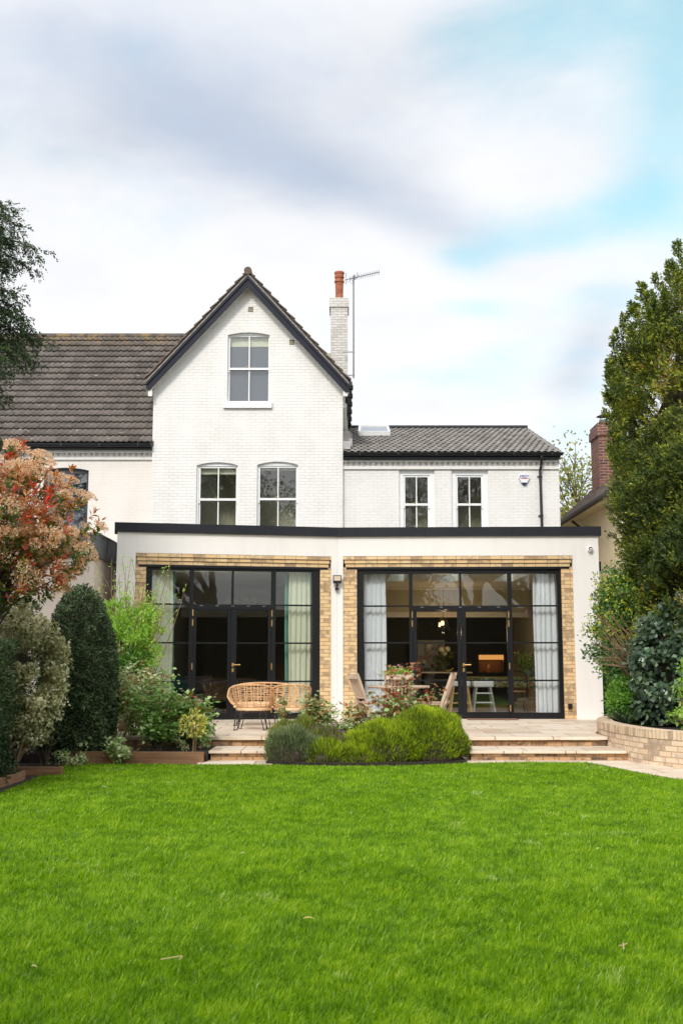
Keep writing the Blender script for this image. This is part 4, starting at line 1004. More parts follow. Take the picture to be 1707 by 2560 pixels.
def floodlight():
    Y = 21.98; x, z = P(843, 1450, Y); k = Y/2757
    t = thing('floodlight', 'black floodlight with sensor on the white pillar between the doors', 'floodlight', (x, Y, z))
    g = MB(); g.box(x-10.5*k, x+10.5*k, Y-.10, Y-.055, z-9*k, z+11*k); g.box(x-10.5*k, x+10.5*k, Y-.085, Y-.05, z-9.2*k, z-9*k); g.box(x-5*k, x+5*k, Y-.055, Y-.001, z-5*k, z+4*k); g.build('housing', M_PLASTIC, t, bevel=.006)
    g = MB(); g.box(x-8.2*k, x+8.2*k, Y-.104, Y-.099, z-2.5*k, z+8.8*k); g.build('lens', plain('pale_led_panel', (0.62, 0.50, 0.36), 0.3, var=.05), t)
    g = MB(); g.tube([(x, Y-.06, z-9*k), (x, Y-.06, z-12*k)], .012, 8); g.ball((x, Y-.07, z-14*k), .03, 10, 8); g.tube([(x-1*k, Y-.05, z-16*k), (x-1*k, Y-.05, z-20*k)], .014, 8)
    g.box(x-5.5*k, x+4*k, Y-.075, Y-.001, z-25.5*k, z-20*k); g.build('motion_sensor', M_PLASTIC, t)
floodlight()

def camera_dome():
    S = S2; u, z = S.at(1475, 1373, .06); q = S.out(u, 0, z); t = thing('security_camera', 'small white dome security camera near the top right of the extension', 'camera', q)
    g = MB(); c = S.out(u, .05, z); g.ball(c, .055, 16, 10); g.tube([S.out(u, .001, z+.02), S.out(u, .05, z+.012)], .05, 14); g.build('housing', M_WHITEPLASTIC, t, smooth=True)
    g = MB(); a = S.out(u-.005, .10, z+.012); b = S.out(u-.004, .06, z+.01); g.tube([b, a], .034, 14); g.build('lens', M_PLASTIC, t)
camera_dome()

def wall_light(px, py, h, label, S, w=.0):
    u, z = S.at(px, py, .05); q = S.out(u, 0, z)
    t = thing('wall_light', label, 'wall light', q)
    g = MB(); hh = h/2; p = S.out(u, .06, z); g.tube([(p[0], p[1], z-hh), (p[0], p[1], z+hh)], .042, 12); g.bar(S.out(u, -.028, z), S.out(u, .03, z), .05, .05); g.build('body', M_PLASTIC, t)
u_, z_ = S2.at(1497, 1413)
t = thing('wall_light', 'black box light on the side wall of the extension, high at right', 'wall light', (5.1, 22.1, z_))
g = MB(); g.box(5.101, 5.19, 22.02, 22.14, z_-.095, z_+.095); g.build('body', M_PLASTIC, t, bevel=.006)
u_, z_ = S2.at(1425, 1766)
q = S2.out(u_, -.03, z_); t = thing('outdoor_socket', 'small black outdoor socket low on the right brick jamb', 'socket', q)
g = MB(); g.box(u_-.045, u_+.035, -.029, .03, z_-.055, z_+.055); S2.put(g).build('socket_box', M_PLASTIC, t, bevel=.006)

def aerial():
    Y = 30.0; xm, zt = P(883.5, 692, Y); zb = PZ(945, Y)
    t = thing('tv_aerial', 'tall grey television aerial on a mast beside the chimney', 'aerial', (xm, Y, zb))
    g = MB(); g.tube([(xm, Y, zb), (xm, Y, zt)], .024, 8); g.build('mast', M_STEEL, t)
    a = np.array([*P(862, 700, Y-.2)]); b = np.array([*P(948, 680, Y+.3)])
    p0, p1 = np.array([a[0], Y-.2, a[1]]), np.array([b[0], Y+.3, b[1]])
    g = MB(); g.tube([p0, p1], .012, 6)
    for i in range(17):
        c = p0+(p1-p0)*(.14+.85*i/16); g.tube([c+np.array([.01, .12, -.03]), c-np.array([.01, .12, -.03])], .006, 5)
    for s in (-1, 1):
        c = p0+(p1-p0)*.05; g.tube([c+np.array([0, 0, 0]), c+np.array([-.02, .05, .11*s]), c+np.array([-.02, -.1, .17*s])], .008, 5)
    w = [p0+(p1-p0)*.2, (xm-.16, Y, zt-.16), (xm-.02, Y, zt-.20)]; g.tube([np.array(q) for q in w], .006, 5)
    g.tube([(xm, Y-.02, zt-.05), (xm+.02, Y-.02, zt+.05)], .03, 8)
    g.tube([(xm, Y, zt-.1), (xm+.13, Y, zt+.0), (xm+.10, Y, zt+.12)], .01, 5)
    g.build('antenna', M_STEEL, t)
    for z in (zb+.08, zb+.75): g = MB(); g.bar((xm-.3, Y, z), (xm+.03, Y, z), .03, .03); g.build('bracket', M_STEEL, t)
aerial()

# ------------------------------------------------------------------ neighbours
def left_house():
    NY = 27.16; t = thing('neighbouring_house', 'cream painted house with large brown tiled roof at left', 'house', (-8, NY, 0))
    xr = XL-.001; xl = -14.0; EY = NY-.24
    ez = PZ(1108, EY); pitch = math.radians(45.5)
    RY = 30.6; rzv = PZ(842, RY)
    Vn = np.array([0, RY-EY, rzv-ez]); lv = float(np.linalg.norm(Vn)); Vn /= lv
    wl = dict(l=PX(110, 1200, NY), r=PX(222, 1200, NY), t=PZ(1169, NY), b=PZ(1333, NY)); wr = dict(l=PX(-45, 1200, NY), r=PX(66, 1200, NY), t=wl['t'], b=wl['b'])
    zs = PZ(1127, NY); g = MB()
    arch_window_wall(g, xl, xr, 0, zs, [(wr['l'], wr['r'], wr['b'], wr['t']), (wl['l'], wl['r'], wl['b'], wl['t'])], NY, NY+.3)
    for w in (wl, wr): spandrels(g, w['l'], w['r'], w['t']-.07, w['t'], NY, NY+.1)
    g.box(xl, xl+.3, NY+.3, NY+6, 0, zs)
    g.build('wall', M_CREAMBRICK, t)
    greyf = plain('dark_grey_window_frame', (0.035, 0.038, 0.042), 0.4)
    for w in (wr, wl):
        g = MB(); y0, y1 = NY+.10, NY+.16
        g.box(w['l'], w['l']+.07, y0, y1, w['b'], w['t']); g.box(w['r']-.07, w['r'], y0, y1, w['b'], w['t']); g.box(w['l']+.07, w['r']-.07, y0, y1, w['t']-.14, w['t']); g.box(w['l']+.07, w['r']-.07, y0, y1, w['b'], w['b']+.07)
        zm = PZ(1256, NY); g.box(w['l']+.07, w['r']-.07, y0+.002, y1, zm-.025, zm+.025); f = g.build('window', greyf, t)
        g = MB(); g.box(w['l']+.071, w['r']-.071, y0+.02, y0+.03, w['b']+.07, w['t']-.14); g.build('pane', glass('neighbour_glass', (.85, .88, .88), 4.0), f)
        g = MB(); g.box(w['l'], w['r'], NY+.5, NY+.51, w['b'], w['t']); g.build('net_curtain', M_GREYBLIND, f)
    cornice(xl, xr, NY, 1127, 1134, 1143, 1150, t, M_TRIM)
    g = MB(); g.add([(xl, EY, ez-.1), (xr, EY, ez-.1), (xc-(pk-rzv)/slope-.05, RY, rzv-.1), (xl, RY, rzv-.1), (xl, EY, ez-.015), (xr, EY, ez-.015), (xc-(pk-rzv)/slope-.05, RY, rzv-.015), (xl, RY, rzv-.015)], [(0, 3, 2, 1), (4, 5, 6, 7), (0, 1, 5, 4), (1, 2, 6, 5), (2, 3, 7, 6), (3, 0, 4, 7)])
    g.add([(xl, RY, rzv-.1), (PX(440, 840, RY), RY, rzv-.1), (PX(440, 840, RY), RY+4, ez), (xl, RY+4, ez)], [(0, 1, 2, 3)])
    roof = g.build('roof', M_ROOFFELT, t)
    xlim = lambda v: max(xr-.005, xc-(pk-.02-(ez+Vn[2]*v))/slope-.02)-xl
    tiled('tiles', (xl, EY, ez), (1, 0, 0), Vn, xlim(lv)+.01, lv, .297, .30, 'roll', M_TILE_L, roof, seed=9, thick=.068, clip=lambda v: (0, xlim(v)))
    g = MB(); x = xl
    xe = xc-(pk-rzv)/slope
    while x < xe: g.tube([(x, RY, rzv+.0), (min(x+.44, xe), RY, rzv+.0)], .10, 10); x += .45
    g.build('ridge_tile', M_TILE_L, roof)
    g = MB(); zz = pk-(xc-XL)*slope
    gutter(xl, xr-.01, EY, ez-.012, t)
    g = MB(); g.box(xl, xr-.005, EY+.02, EY+.05, zs, ez-.05); g.box(xl, xr-.005, EY+.051, NY+.01, zs+.001, zs+.02); g.build('fascia', M_BLACK, t)
    # lead clad rear extension beside the glazed one
    BY = 20.55; xb = PX(244, 1340, BY); zt = PZ(1331, BY); zb = PZ(1391, BY)
    g = MB(); g.box(-9.0, xb, BY, 27.0, zb, zt-.03); g.box(-9.0, xb+.02, BY-.02, 27.0, zt-.03, zt); 
    x = xb-.62
    while x > -9: g.box(x, x+.02, BY-.018, BY-.001, zb, zt-.03); x -= .62
    y = BY+.9
    while y < 26: g.box(xb+.001, xb+.018, y, y+.02, zb, zt-.03); y += .9
    g.build('lead_parapet', M_LEAD, t)
    g = MB(); g.box(-8.95, xb-.06, BY+.06, 27.0, 0, zb); g.build('extension_wall', M_PINKRENDER, t)
    # stone end of the eaves course under the bargeboard
    g = MB(); g.box(xr-.32, xr-.02, EY+2.0, EY+2.35, PZ(940, 28.6), PZ(925, 28.6)); g.build('kneeler', M_MORTAR, t)
left_house()

def right_house():
    X0 = 6.55; Yf, Yb = 25.6, 31.0; ze = 5.32; t = thing('neighbouring_house', 'cream rendered house with red brick chimney half hidden at right', 'house', (9.5, 28, 0))
    g = MB(); g.box(X0, 13.5, Yf, Yb, 0, ze); g.build('wall', M_CREAM, t)
    g = MB(); e = .38; xm = 10.0; zr = 8.3
    a, b, c, d = (X0-e, Yf-e, ze-.02), (13.9, Yf-e, ze-.02), (13.9, Yb+e, ze-.02), (X0-e, Yb+e, ze-.02); r0, r1 = (xm-.8, (Yf+Yb)/2, zr), (xm+.8, (Yf+Yb)/2, zr)
    g.add([a, b, c, d, r0, r1], [(0, 1, 5, 4), (1, 2, 5), (2, 3, 4, 5), (3, 0, 4)]); rf = g.build('roof', M_TILE_N, t)
    # tiles of the left slope
    U = np.array([0, -1.0, 0]); Vv_ = np.array([r0[0]-a[0], 0, zr-ze]); L_ = np.linalg.norm(Vv_); Vv_ /= L_
    lu = Yb-Yf+2*e
    tiled('tiles', (a[0], Yb+e, ze+.01), U, Vv_, lu, L_, .11, .17, 'pan', M_TILE_N, rf, clip=lambda v: (lu/2*v/L_, lu-lu/2*v/L_), thick=.02, seed=21)
    g = MB(); g.tube([(X0-e-.03, Yb+e, ze-.03), (X0-e-.03, Yf-e, ze-.03)], .075, 8); g.tube([(X0-e, Yf-e-.03, ze-.03), (13.9, Yf-e-.03, ze-.03)], .075, 8); g.build('gutter', plain('brown_gutter', (0.05, 0.035, 0.03), .5), t)
    g = MB(); g.box(X0-e+.05, X0-.002, Yf-e, Yb+e, ze-.09, ze-.05); g.build('soffit', M_CREAM, t)
    g = MB(); g.tube([(X0-e+.1, Yb-1.2, ze-.10), (X0-.06, Yb-1.35, ze-.32), (X0-.06, Yb-2.2, ze-.42), (X0-.06, Yb-2.25, 1.5)], .035, 8); g.build('downpipe', plain('brown_pipe', (0.06, 0.045, 0.04), .5), t)
    cx0 = PX(1497, 1150, 28.0); cx1 = cx0+.52; zt = PZ(1056, 28.0)
    g = MB(); g.box(cx0, cx1, 28.0, 28.9, 5.0, zt-.35); g.box(cx0-.04, cx1+.04, 27.96, 28.94, zt-.35, zt-.12); g.box(cx0-.01, cx1+.01, 27.99, 28.91, zt-.12, zt); ch = g.build('chimney', M_REDBRICK, t)
    g = MB(); c = ((cx0+cx1)/2-.02, 28.4); g.tube([(c[0], c[1], zt), (c[0], c[1], zt+.14)], .12, 12); 
    for i in range(4): w = i*math.pi/2+.4; g.tube([(c[0]+.11*math.cos(w), c[1]+.11*math.sin(w), zt+.14), (c[0]+.11*math.cos(w), c[1]+.11*math.sin(w), zt+.24)], .008, 5)
    g.lathe([(.19, .24), (.16, .26), (.03, .32)], (c[0], c[1], zt), 12); g.build('cowl', M_LEAD, ch)
    g = MB(); 
    for k in range(4): g.box(cx0-.03, cx0-.004, 27.9+k*.25, 28.2+k*.25, 5.35+.0*k, 5.62)
    g.box(cx0-.02, cx1, 27.9, 27.955, 5.35, 5.62); g.build('lead_flashing', M_FLASH, t)
right_house()

# ------------------------------------------------------------------ leaves, twigs and crowns
def unit(a): return a/(np.linalg.norm(a, axis=1, keepdims=True)+1e-9)
def rnd(n): return unit(RNG.normal(size=(n, 3)))
def leaf_mesh(name, P_, D, L_, W_, tint, mat, parent, fold=0.18, pos=0.45, S=None, curl=0.0):
    n = len(P_); D = unit(D); S = unit(np.cross(D, rnd(n)) if S is None else S); N = np.cross(S, D)
    L_ = (np.asarray(L_)*np.ones(n))[:, None]; W_ = (np.asarray(W_)*np.ones(n))[:, None]
    a = P_; m = P_+D*L_*pos; b = m+S*W_/2+N*W_*fold; c = m-S*W_/2+N*W_*fold; t = P_+D*L_-N*L_*curl
    V = np.concatenate([a, b, t, c]); i = np.arange(n)
    F = np.concatenate([np.stack([i, i+n, i+2*n], 1), np.stack([i, i+2*n, i+3*n], 1)])
    return tri_mesh(name, V, F, mat, np.tile(tint, 4), parent)
def lumps(n, k, seed, amp):
    """lumpy radius factor over directions"""
    rs = np.random.default_rng(seed); ks = rs.normal(size=(k, 3))*3.2; ph = rs.uniform(0, 6.28, k)
    return lambda d: 1+amp*np.sum(np.sin(d@ks.T+ph), axis=1)/math.sqrt(k)
def clumps(center, radii, nclump, rc, per, shape=None, seed=0, surf=0.75, zlo=-1.0):
    """leaf positions in clumps set through a crown's volume; returns points, outward directions, clump ids"""
    rs = np.random.default_rng(seed); d = unit(rs.normal(size=(nclump*3, 3))); d = d[d[:, 2] > zlo][:nclump]
    f = lumps(0, 7, seed+1, .16)(d)*(surf+(1-surf)*rs.random(len(d)))
    C = np.array(center)+d*np.array(radii)*f[:, None]
    if shape is not None: C = shape(C)
    r = rc*(0.6+0.8*rs.random(len(C)))
    idx = np.repeat(np.arange(len(C)), per); dd = unit(rs.normal(size=(len(idx), 3)))
    rad = r[idx]*(rs.random(len(idx))**0.4)
    Pp = C[idx]+dd*rad[:, None]*np.array([1, 1, .8])
    out = unit(dd*0.6+d[idx]*0.5+np.array([0, 0, .25]))
    return Pp, out, idx, C
def stems(name, base, tips, r0, mat, parent, sag=0.15, n=5, seed=1, sides=5, r1=None):
    rs = random.Random(seed); g = MB()
    for tp in tips:
        b = np.array(base if not callable(base) else base(rs), float); tp = np.array(tp, float); pts = []
        k = np.array([rs.uniform(-1, 1), rs.uniform(-1, 1), 0])*np.linalg.norm(tp-b)*sag
        for i in range(n+1):
            s = i/n; q = b*(1-s)+tp*s; q = q+k*math.sin(math.pi*s)+np.array([0, 0, 1])*np.linalg.norm(tp-b)*.10*math.sin(math.pi*s); pts.append(q)
        g.tube(pts, [r0*(1-.75*i/n) if r1 is None else r0+(r1-r0)*i/n for i in range(n+1)], sides, cap=False)
    return g.build(name, mat, parent)
def spray(name, B, T, ln, m, leafL, leafW, tint, mat, parent, spread=0.7, droop=0.0, seed=3, face=None):
    """needled sprays: m leaflets along each twig that starts at B and runs along T"""
    n = len(B); rs = np.random.default_rng(seed); T = unit(T); ln = np.asarray(ln)*np.ones(n)
    idx = np.repeat(np.arange(n), m); s = np.tile((np.arange(m)+.5)/m, n)+rs.normal(0, .04, n*m)
    side = unit(np.cross(T[idx], unit(rs.normal(size=(n*m, 3)))))
    p = B[idx]+T[idx]*(ln[idx]*s)[:, None]+np.array([0, 0, -1])*(droop*ln[idx]*s*s)[:, None]
    D = unit(T[idx]*.75+side*spread+np.array([0, 0, -droop*.6]))
    tt = np.clip(tint[idx]+rs.normal(0, .10, n*m)+.12*(s-.5), 0, 1)
    f = (1.15-.5*s)
    return leaf_mesh(name, p, D, leafL*f*(.8+.4*rs.random(n*m)), leafW*(.8+.4*rs.random(n*m)), tt, mat, parent, fold=.12, pos=.5, S=None if face is None else unit(np.cross(D, face[idx]+rs.normal(0, .4, D.shape))))
def hull(name, c, rad, mat, parent, seed=1, amp=.1, n=26, k=18, zmin=None):
    """lumpy dark core inside a dense bush"""
    lf = lumps(0, 7, seed, amp); g = MB(); rows = []
    for i in range(k+1):
        a = -math.pi/2+math.pi*i/k; row = []
        for j in range(n+1):
            w = 2*math.pi*j/n; d = np.array([[math.cos(a)*math.cos(w), math.cos(a)*math.sin(w), math.sin(a)]]); q = np.array(c)+d[0]*np.array(rad)*lf(d)[0]
            if zmin is not None: q[2] = max(q[2], zmin)
            row.append(q)
        rows.append(row)
    g.grid(rows); return g.build(name, mat, parent, smooth=True)

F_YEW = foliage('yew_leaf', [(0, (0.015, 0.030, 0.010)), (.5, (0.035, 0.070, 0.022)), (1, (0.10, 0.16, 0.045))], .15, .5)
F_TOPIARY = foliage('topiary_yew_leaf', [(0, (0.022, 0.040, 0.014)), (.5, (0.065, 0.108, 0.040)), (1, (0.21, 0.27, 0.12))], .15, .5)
F_CONIFER = foliage('cypress_leaf', [(0, (0.020, 0.042, 0.010)), (.42, (0.085, 0.125, 0.020)), (.65, (0.20, 0.24, 0.025)), (.82, (0.40, 0.42, 0.03)), (.93, (0.36, 0.36, 0.04)), (1, (0.24, 0.12, 0.04))], .28, .55)
F_LAUREL = foliage('glossy_shrub_leaf', [(0, (0.028, 0.07, 0.016)), (.5, (0.095, 0.22, 0.05)), (.8, (0.22, 0.38, 0.07)), (1, (0.55, 0.56, 0.04))], .22, .32, .55)
F_IVY = foliage('ivy_leaf', [(0, (0.020, 0.044, 0.020)), (.6, (0.065, 0.12, 0.058)), (1, (0.26, 0.35, 0.21))], .15, .3, .65)
F_BRIGHT = foliage('bright_green_leaf', [(0, (0.11, 0.20, 0.025)), (.5, (0.34, 0.56, 0.09)), (1, (0.62, 0.78, 0.22))], .5, .5)
F_FERN = foliage('fern_green_leaf', [(0, (0.035, 0.10, 0.012)), (.5, (0.10, 0.25, 0.025)), (1, (0.25, 0.44, 0.04))], .35, .5)
F_PHOT = foliage('red_tipped_leaf', [(0, (0.045, 0.075, 0.014)), (.28, (0.10, 0.17, 0.025)), (.36, (0.56, 0.29, 0.10)), (.65, (0.60, 0.25, 0.11)), (.85, (0.62, 0.12, 0.06)), (1, (0.70, 0.08, 0.06))], .38, .32, .5)
F_BLOSSOM = foliage('peach_blossom', [(0, (0.62, 0.40, 0.24)), (.5, (0.82, 0.60, 0.40)), (1, (0.90, 0.76, 0.58))], .4, .8)
F_VARI = foliage('variegated_leaf', [(0, (0.09, 0.10, 0.035)), (.4, (0.40, 0.38, 0.18)), (1, (0.85, 0.80, 0.54))], .25, .5)
F_HEATHER = foliage('lime_heather', [(0, (0.09, 0.10, 0.02)), (.3, (0.19, 0.26, 0.02)), (.65, (0.35, 0.47, 0.025)), (1, (0.60, 0.67, 0.05))], .38, .6)
F_ROSEMARY = foliage('grey_green_needle', [(0, (0.06, 0.085, 0.03)), (.5, (0.16, 0.21, 0.085)), (1, (0.31, 0.36, 0.17))], .2, .6)
F_OLIVE = foliage('olive_green_needle', [(0, (0.07, 0.085, 0.022)), (.5, (0.20, 0.24, 0.05)), (1, (0.40, 0.43, 0.08))], .25, .6)
F_ROSE = foliage('rose_leaf', [(0, (0.06, 0.14, 0.03)), (.45, (0.23, 0.42, 0.09)), (.68, (0.54, 0.66, 0.29)), (.78, (0.36, 0.17, 0.07)), (1, (0.38, 0.07, 0.045))], .3, .28, .6)
F_PALEROSE = foliage('pale_glossy_rose_leaf', [(0, (0.11, 0.18, 0.045)), (.45, (0.36, 0.50, 0.17)), (.70, (0.74, 0.78, 0.48)), (.78, (0.42, 0.20, 0.09)), (1, (0.42, 0.13, 0.07))], .3, .25, .65)
F_YELLOW = foliage('yellow_variegated_leaf', [(0, (0.26, 0.32, 0.05)), (.5, (0.62, 0.58, 0.11)), (1, (0.82, 0.76, 0.34))], .3, .5)
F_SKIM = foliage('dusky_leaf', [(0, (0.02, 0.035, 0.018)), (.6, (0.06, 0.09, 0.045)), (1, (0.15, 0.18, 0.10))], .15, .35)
F_TREE = foliage('spring_tree_leaf', [(0, (0.10, 0.13, 0.03)), (.5, (0.26, 0.28, 0.05)), (1, (0.45, 0.43, 0.12))], .4, .6)
F_BACK = foliage('garden_tree_leaf', [(0, (0.05, 0.07, 0.015)), (.5, (0.15, 0.18, 0.045)), (1, (0.30, 0.31, 0.10))], .3, .6)
M_CORE = plain('shaded_twig_core', (0.06, 0.048, 0.03), 0.95, var=0.4, scale=14)  # dark twig brown; the shade inside crowns is put into this colour
# ------------------------------------------------------------------ trees and shrubs
def turned(prof, c, n, seed, amp=.13, zj=.05):
    """points and outward directions over a lumpy turned crown; prof: (z, r) pairs"""
    rs = np.random.default_rng(seed); zs, r_ = np.array(prof).T; zz = np.linspace(zs[0], zs[-1], 400); rr = np.interp(zz, zs, r_)
    cdf = np.cumsum(rr+.05); cdf /= cdf[-1]; z = np.interp(rs.random(n), cdf, zz); w = rs.uniform(0, 2*np.pi, n); r = np.interp(z, zs, r_)
    d = np.stack([np.cos(w), np.sin(w), (z-zs[0])/(zs[-1]-zs[0])*2.5-1.2], 1); f = lumps(0, 9, seed+5, amp)(d*1.7)
    dr = np.gradient(rr, zz); sl_ = np.interp(z, zz, dr)
    out = unit(np.stack([np.cos(w), np.sin(w), -np.clip(sl_, -2, 1)], 1)); return np.stack([c[0]+r*f*np.cos(w), c[1]+r*f*np.sin(w), c[2]+z], 1), out, rs

def right_conifer():
    c = (6.25, 17.9, 0); t = thing('conifer_tree', 'tall yellow green conifer filling the right edge of the photo', 'tree', c)
    prof = [(1.2, 1.3), (2.6, 1.45), (3.6, 1.58), (4.4, 1.64), (5.2, 1.66), (6.0, 1.58), (6.7, 1.32), (7.3, .95), (7.9, .45), (8.3, .1)]
    p, out, rs = turned(prof, c, 23000, 31, .07)
    lump = fbm(p[:, 0]*2.1+p[:, 1]*1.5+40, p[:, 2]*1.8+p[:, 1]*.9+40, 15, 4); p += out*((lump-.55)*.8)[:, None]
    keep = lump > .36+.10*rs.random(len(p)); p, out = p[keep], out[keep]
    p -= out*(rs.random(len(p))**1.5*.34)[:, None]
    # shaggy side shoots
    tw = unit(out*.6+np.array([0, 0, .85])+rs.normal(0, .33, p.shape))
    patch = fbm(p[:, 0]*1.1+p[:, 1]*.6, p[:, 2]*1.1+p[:, 1]*.5, 5, 3)
    tint = np.clip(.56+1.1*(patch-.5)+rs.normal(0, .20, len(p)), 0, .93)
    brown = (p[:, 2] > 6.6) & (rs.random(len(p)) < .06); tint[brown] = 1
    spray('foliage', p-tw*.1, tw, .20+.10*rs.random(len(p)), 11, .088, .024, tint, F_CONIFER, t, .75, .05, face=out+np.array([-.1, -.2, .35]))
    # loose leaders standing out of the crown on the side of the house and at the top
    k = 170; q, o2, rs2 = turned(prof, c, k, 77, .085); q -= o2*.12; tw = unit(o2*.6+np.array([0, 0, .9])); sub_b, sub_t = [], []
    for i in range(k):
        for s in np.linspace(.1, 1, 8): sub_b.append(q[i]+tw[i]*.42*s); sub_t.append(tw[i]+rs2.normal(0, .55, 3))
    spray('foliage', np.array(sub_b), np.array(sub_t), .15, 8, .075, .03, np.full(len(sub_b), .35), F_CONIFER, t, .7)
    # spires that break the top and the house side of the crown
    sb, st, sl2 = [], [], []
    for px, py, Y, h, r in ((1600, 712, 17.4, .7, .17), (1640, 690, 17.2, .8, .2), (1560, 790, 17.3, .6, .15), (1535, 830, 17.5, .55, .13), (1523, 905, 17.2, .5, .12), (1690, 606, 17.9, .9, .16), (1672, 655, 17.0, .6, .15), (1620, 735, 17.0, .6, .16), (1518, 985, 17.4, .5, .12), (1580, 760, 16.9, .6, .15), (1530, 1080, 17.3, .45, .12)):
        x, z = P(px, py, Y)
        for i in range(90):
            f = rs.random(); w = rs.uniform(0, 6.28); q = r*(1-f)*.6; sb.append((x+.25*(1-f)*.5+q*math.cos(w), Y+q*math.sin(w), z-h*1.3*(1-f))); st.append((math.cos(w)*.8-.15, math.sin(w)*.8, .9)); sl2.append(.08+.16*(1-f))
    spray('foliage', np.array(sb), np.array(st), np.array(sl2), 9, .07, .024, rs.uniform(.15, .75, len(sb)), F_CONIFER, t, .75)
    hull('dark_core', (6.25, 17.9, 4.2), (1.15, 1.15, 3.0), M_CORE, t, 4, .08)
    g = MB(); g.tube([(6.25, 17.9, 0.1), (6.3, 17.95, 2.0), (6.25, 17.9, 5), (6.25, 17.9, 8.4)], [.26, .2, .12, .03], 10); g.build('trunk', M_BARK, t)
    g = MB(); rs3 = random.Random(5)
    for i in range(70):
        z = rs3.uniform(2, 7.4); w = rs3.uniform(0, 6.28); r = np.interp(z, *np.array(prof).T)*.96
        g.tube([(6.25, 17.9, z-.5), (6.25+r*.6*math.cos(w), 17.9+r*.6*math.sin(w), z-.1), (6.25+r*math.cos(w), 17.9+r*math.sin(w), z+.25)], [.035, .02, .008], 5, cap=False)
    g.build('branch', M_TWIG, t)
right_conifer()

def bush(name, label, cat, c, rad, n, rc, per, L, W, mat, seed, tint=(.5, .2), up=.3, stem=True, base_z=None, surf=.75, core=None, tipbias=None, group=None, fold=.18, zlo=-1.0, stemmat=None, nst=26, r0=.02, curl=.0, out_w=1.0):
    t = thing(name, label, cat, (c[0], c[1], base_z if base_z is not None else c[2]-rad[2]), group=group)
    P_, out, idx, C = clumps(c, rad, n, rc, per, seed=seed, surf=surf, zlo=zlo)
    rs = np.random.default_rng(seed+9)
    D = unit(out*.45*out_w+rs.normal(0, .7, P_.shape)+np.array([0, 0, up*.5]))
    ct = rs.normal(0, tint[1]*.7, len(C)); tt = tint[0]+ct[idx]+rs.normal(0, tint[1], len(P_))
    if tipbias is not None: tt = tipbias(P_, tt, rs)
    leaf_mesh('foliage', P_, D, L*(.7+.6*rs.random(len(P_))), W*(.7+.6*rs.random(len(P_))), np.clip(tt, 0, 1), mat, t, fold=fold, curl=curl, S=unit(np.cross(D, out+rs.normal(0, .35, P_.shape)+np.array([-.15, -.25, .35]))))
    if core: hull('dark_core', c, tuple(np.array(rad)*core), M_CORE, t, seed)
    if stem:
        bz = base_z if base_z is not None else c[2]-rad[2]
        sel = C[rs.choice(len(C), min(nst, len(C)), replace=False)]
        stems('stem', lambda r: (c[0]+r.uniform(-.12, .12)*rad[0]/.5, c[1]+r.uniform(-.1, .1), bz-.02), sel, r0, stemmat or M_TWIG, t, .12, seed=seed)
    return t

def ytips(P_, tt, rs):
    hi = (P_[:, 2] > 1.75) & (P_[:, 0] < 5.5) & (rs.random(len(P_)) < .28); lo = rs.random(len(P_)) < .03
    tt = np.clip(tt, 0, .8); tt[hi | lo] = .97; return tt
t_ = bush('evergreen_shrub', 'glossy green shrub with yellow new tips beside the extension at right', 'shrub', (5.18, 18.75, 1.82), (.95, .9, 1.25), 270, .20, 130, .062, .034, F_LAUREL, 41, (.42, .17), .35, True, .4, .8, None, ytips, nst=30, r0=.022)
g = MB(); rs3 = random.Random(8)
for i in range(34):      # bare twigs in the gap low on the house side
    a = np.array([4.9+rs3.uniform(-.1, .35), 18.3, .9+rs3.uniform(0, .6)]); b = np.array([4.12+rs3.uniform(-.05, .35), 18.2+rs3.uniform(-.3, .2), 1.75+rs3.uniform(-.4, .55)]); m = (a+b)/2+np.array([0, -.1, rs3.uniform(-.1, .1)])
    g.tube([a, m, b], [.014, .009, .004], 5, cap=False)
g.build('bare_twig', M_TWIG, t_)
bush('ivy', 'dark ivy with broad leaves hanging over the raised bed at right', 'ivy', (5.6, 17.35, 1.35), (1.05, .6, 1.05), 190, .22, 90, .085, .078, F_IVY, 43, (.45, .2), -.15, True, .4, .85, .72, fold=.08, nst=20)
bush('low_shrub', 'fresh green low shrub at the foot of the ivy behind the curved wall', 'shrub', (4.82, 18.0, .78), (.50, .45, .40), 120, .14, 90, .055, .028, F_FERN, 47, (.5, .2), .4, True, .4, .8, None)
bush('spring_shrub', 'bright lime shrub with new leaves at the right edge above the wall', 'shrub', (5.05, 16.1, .85), (.35, .3, .45), 22, .11, 40, .07, .04, F_BRIGHT, 48, (.6, .2), .4, True, .4, .9, None)
def strap_plant(c, n, h, label, mat, name='strap_leaved_plant', tint=.5, w=.014, cat='plant', seed=2, group=None):
    t = thing(name, label, cat, c, group=group); rs = np.random.default_rng(seed); w_ = rs.uniform(0, 6.28, n)
    D = np.stack([np.cos(w_)*.7, np.sin(w_)*.7, .6+.6*rs.random(n)], 1); P_ = np.array(c)+rs.normal(0, .05, (n, 3))*np.array([1, 1, 0])
    leaf_mesh('foliage', P_, D, h*(.6+.6*rs.random(n)), w, np.clip(tint+rs.normal(0, .2, n), 0, 1), mat, t, curl=.25); return t
strap_plant((4.52, 17.75, .4), 70, .38, 'tuft of pale green strap leaves just inside the curved wall', F_IVY, tint=.85)
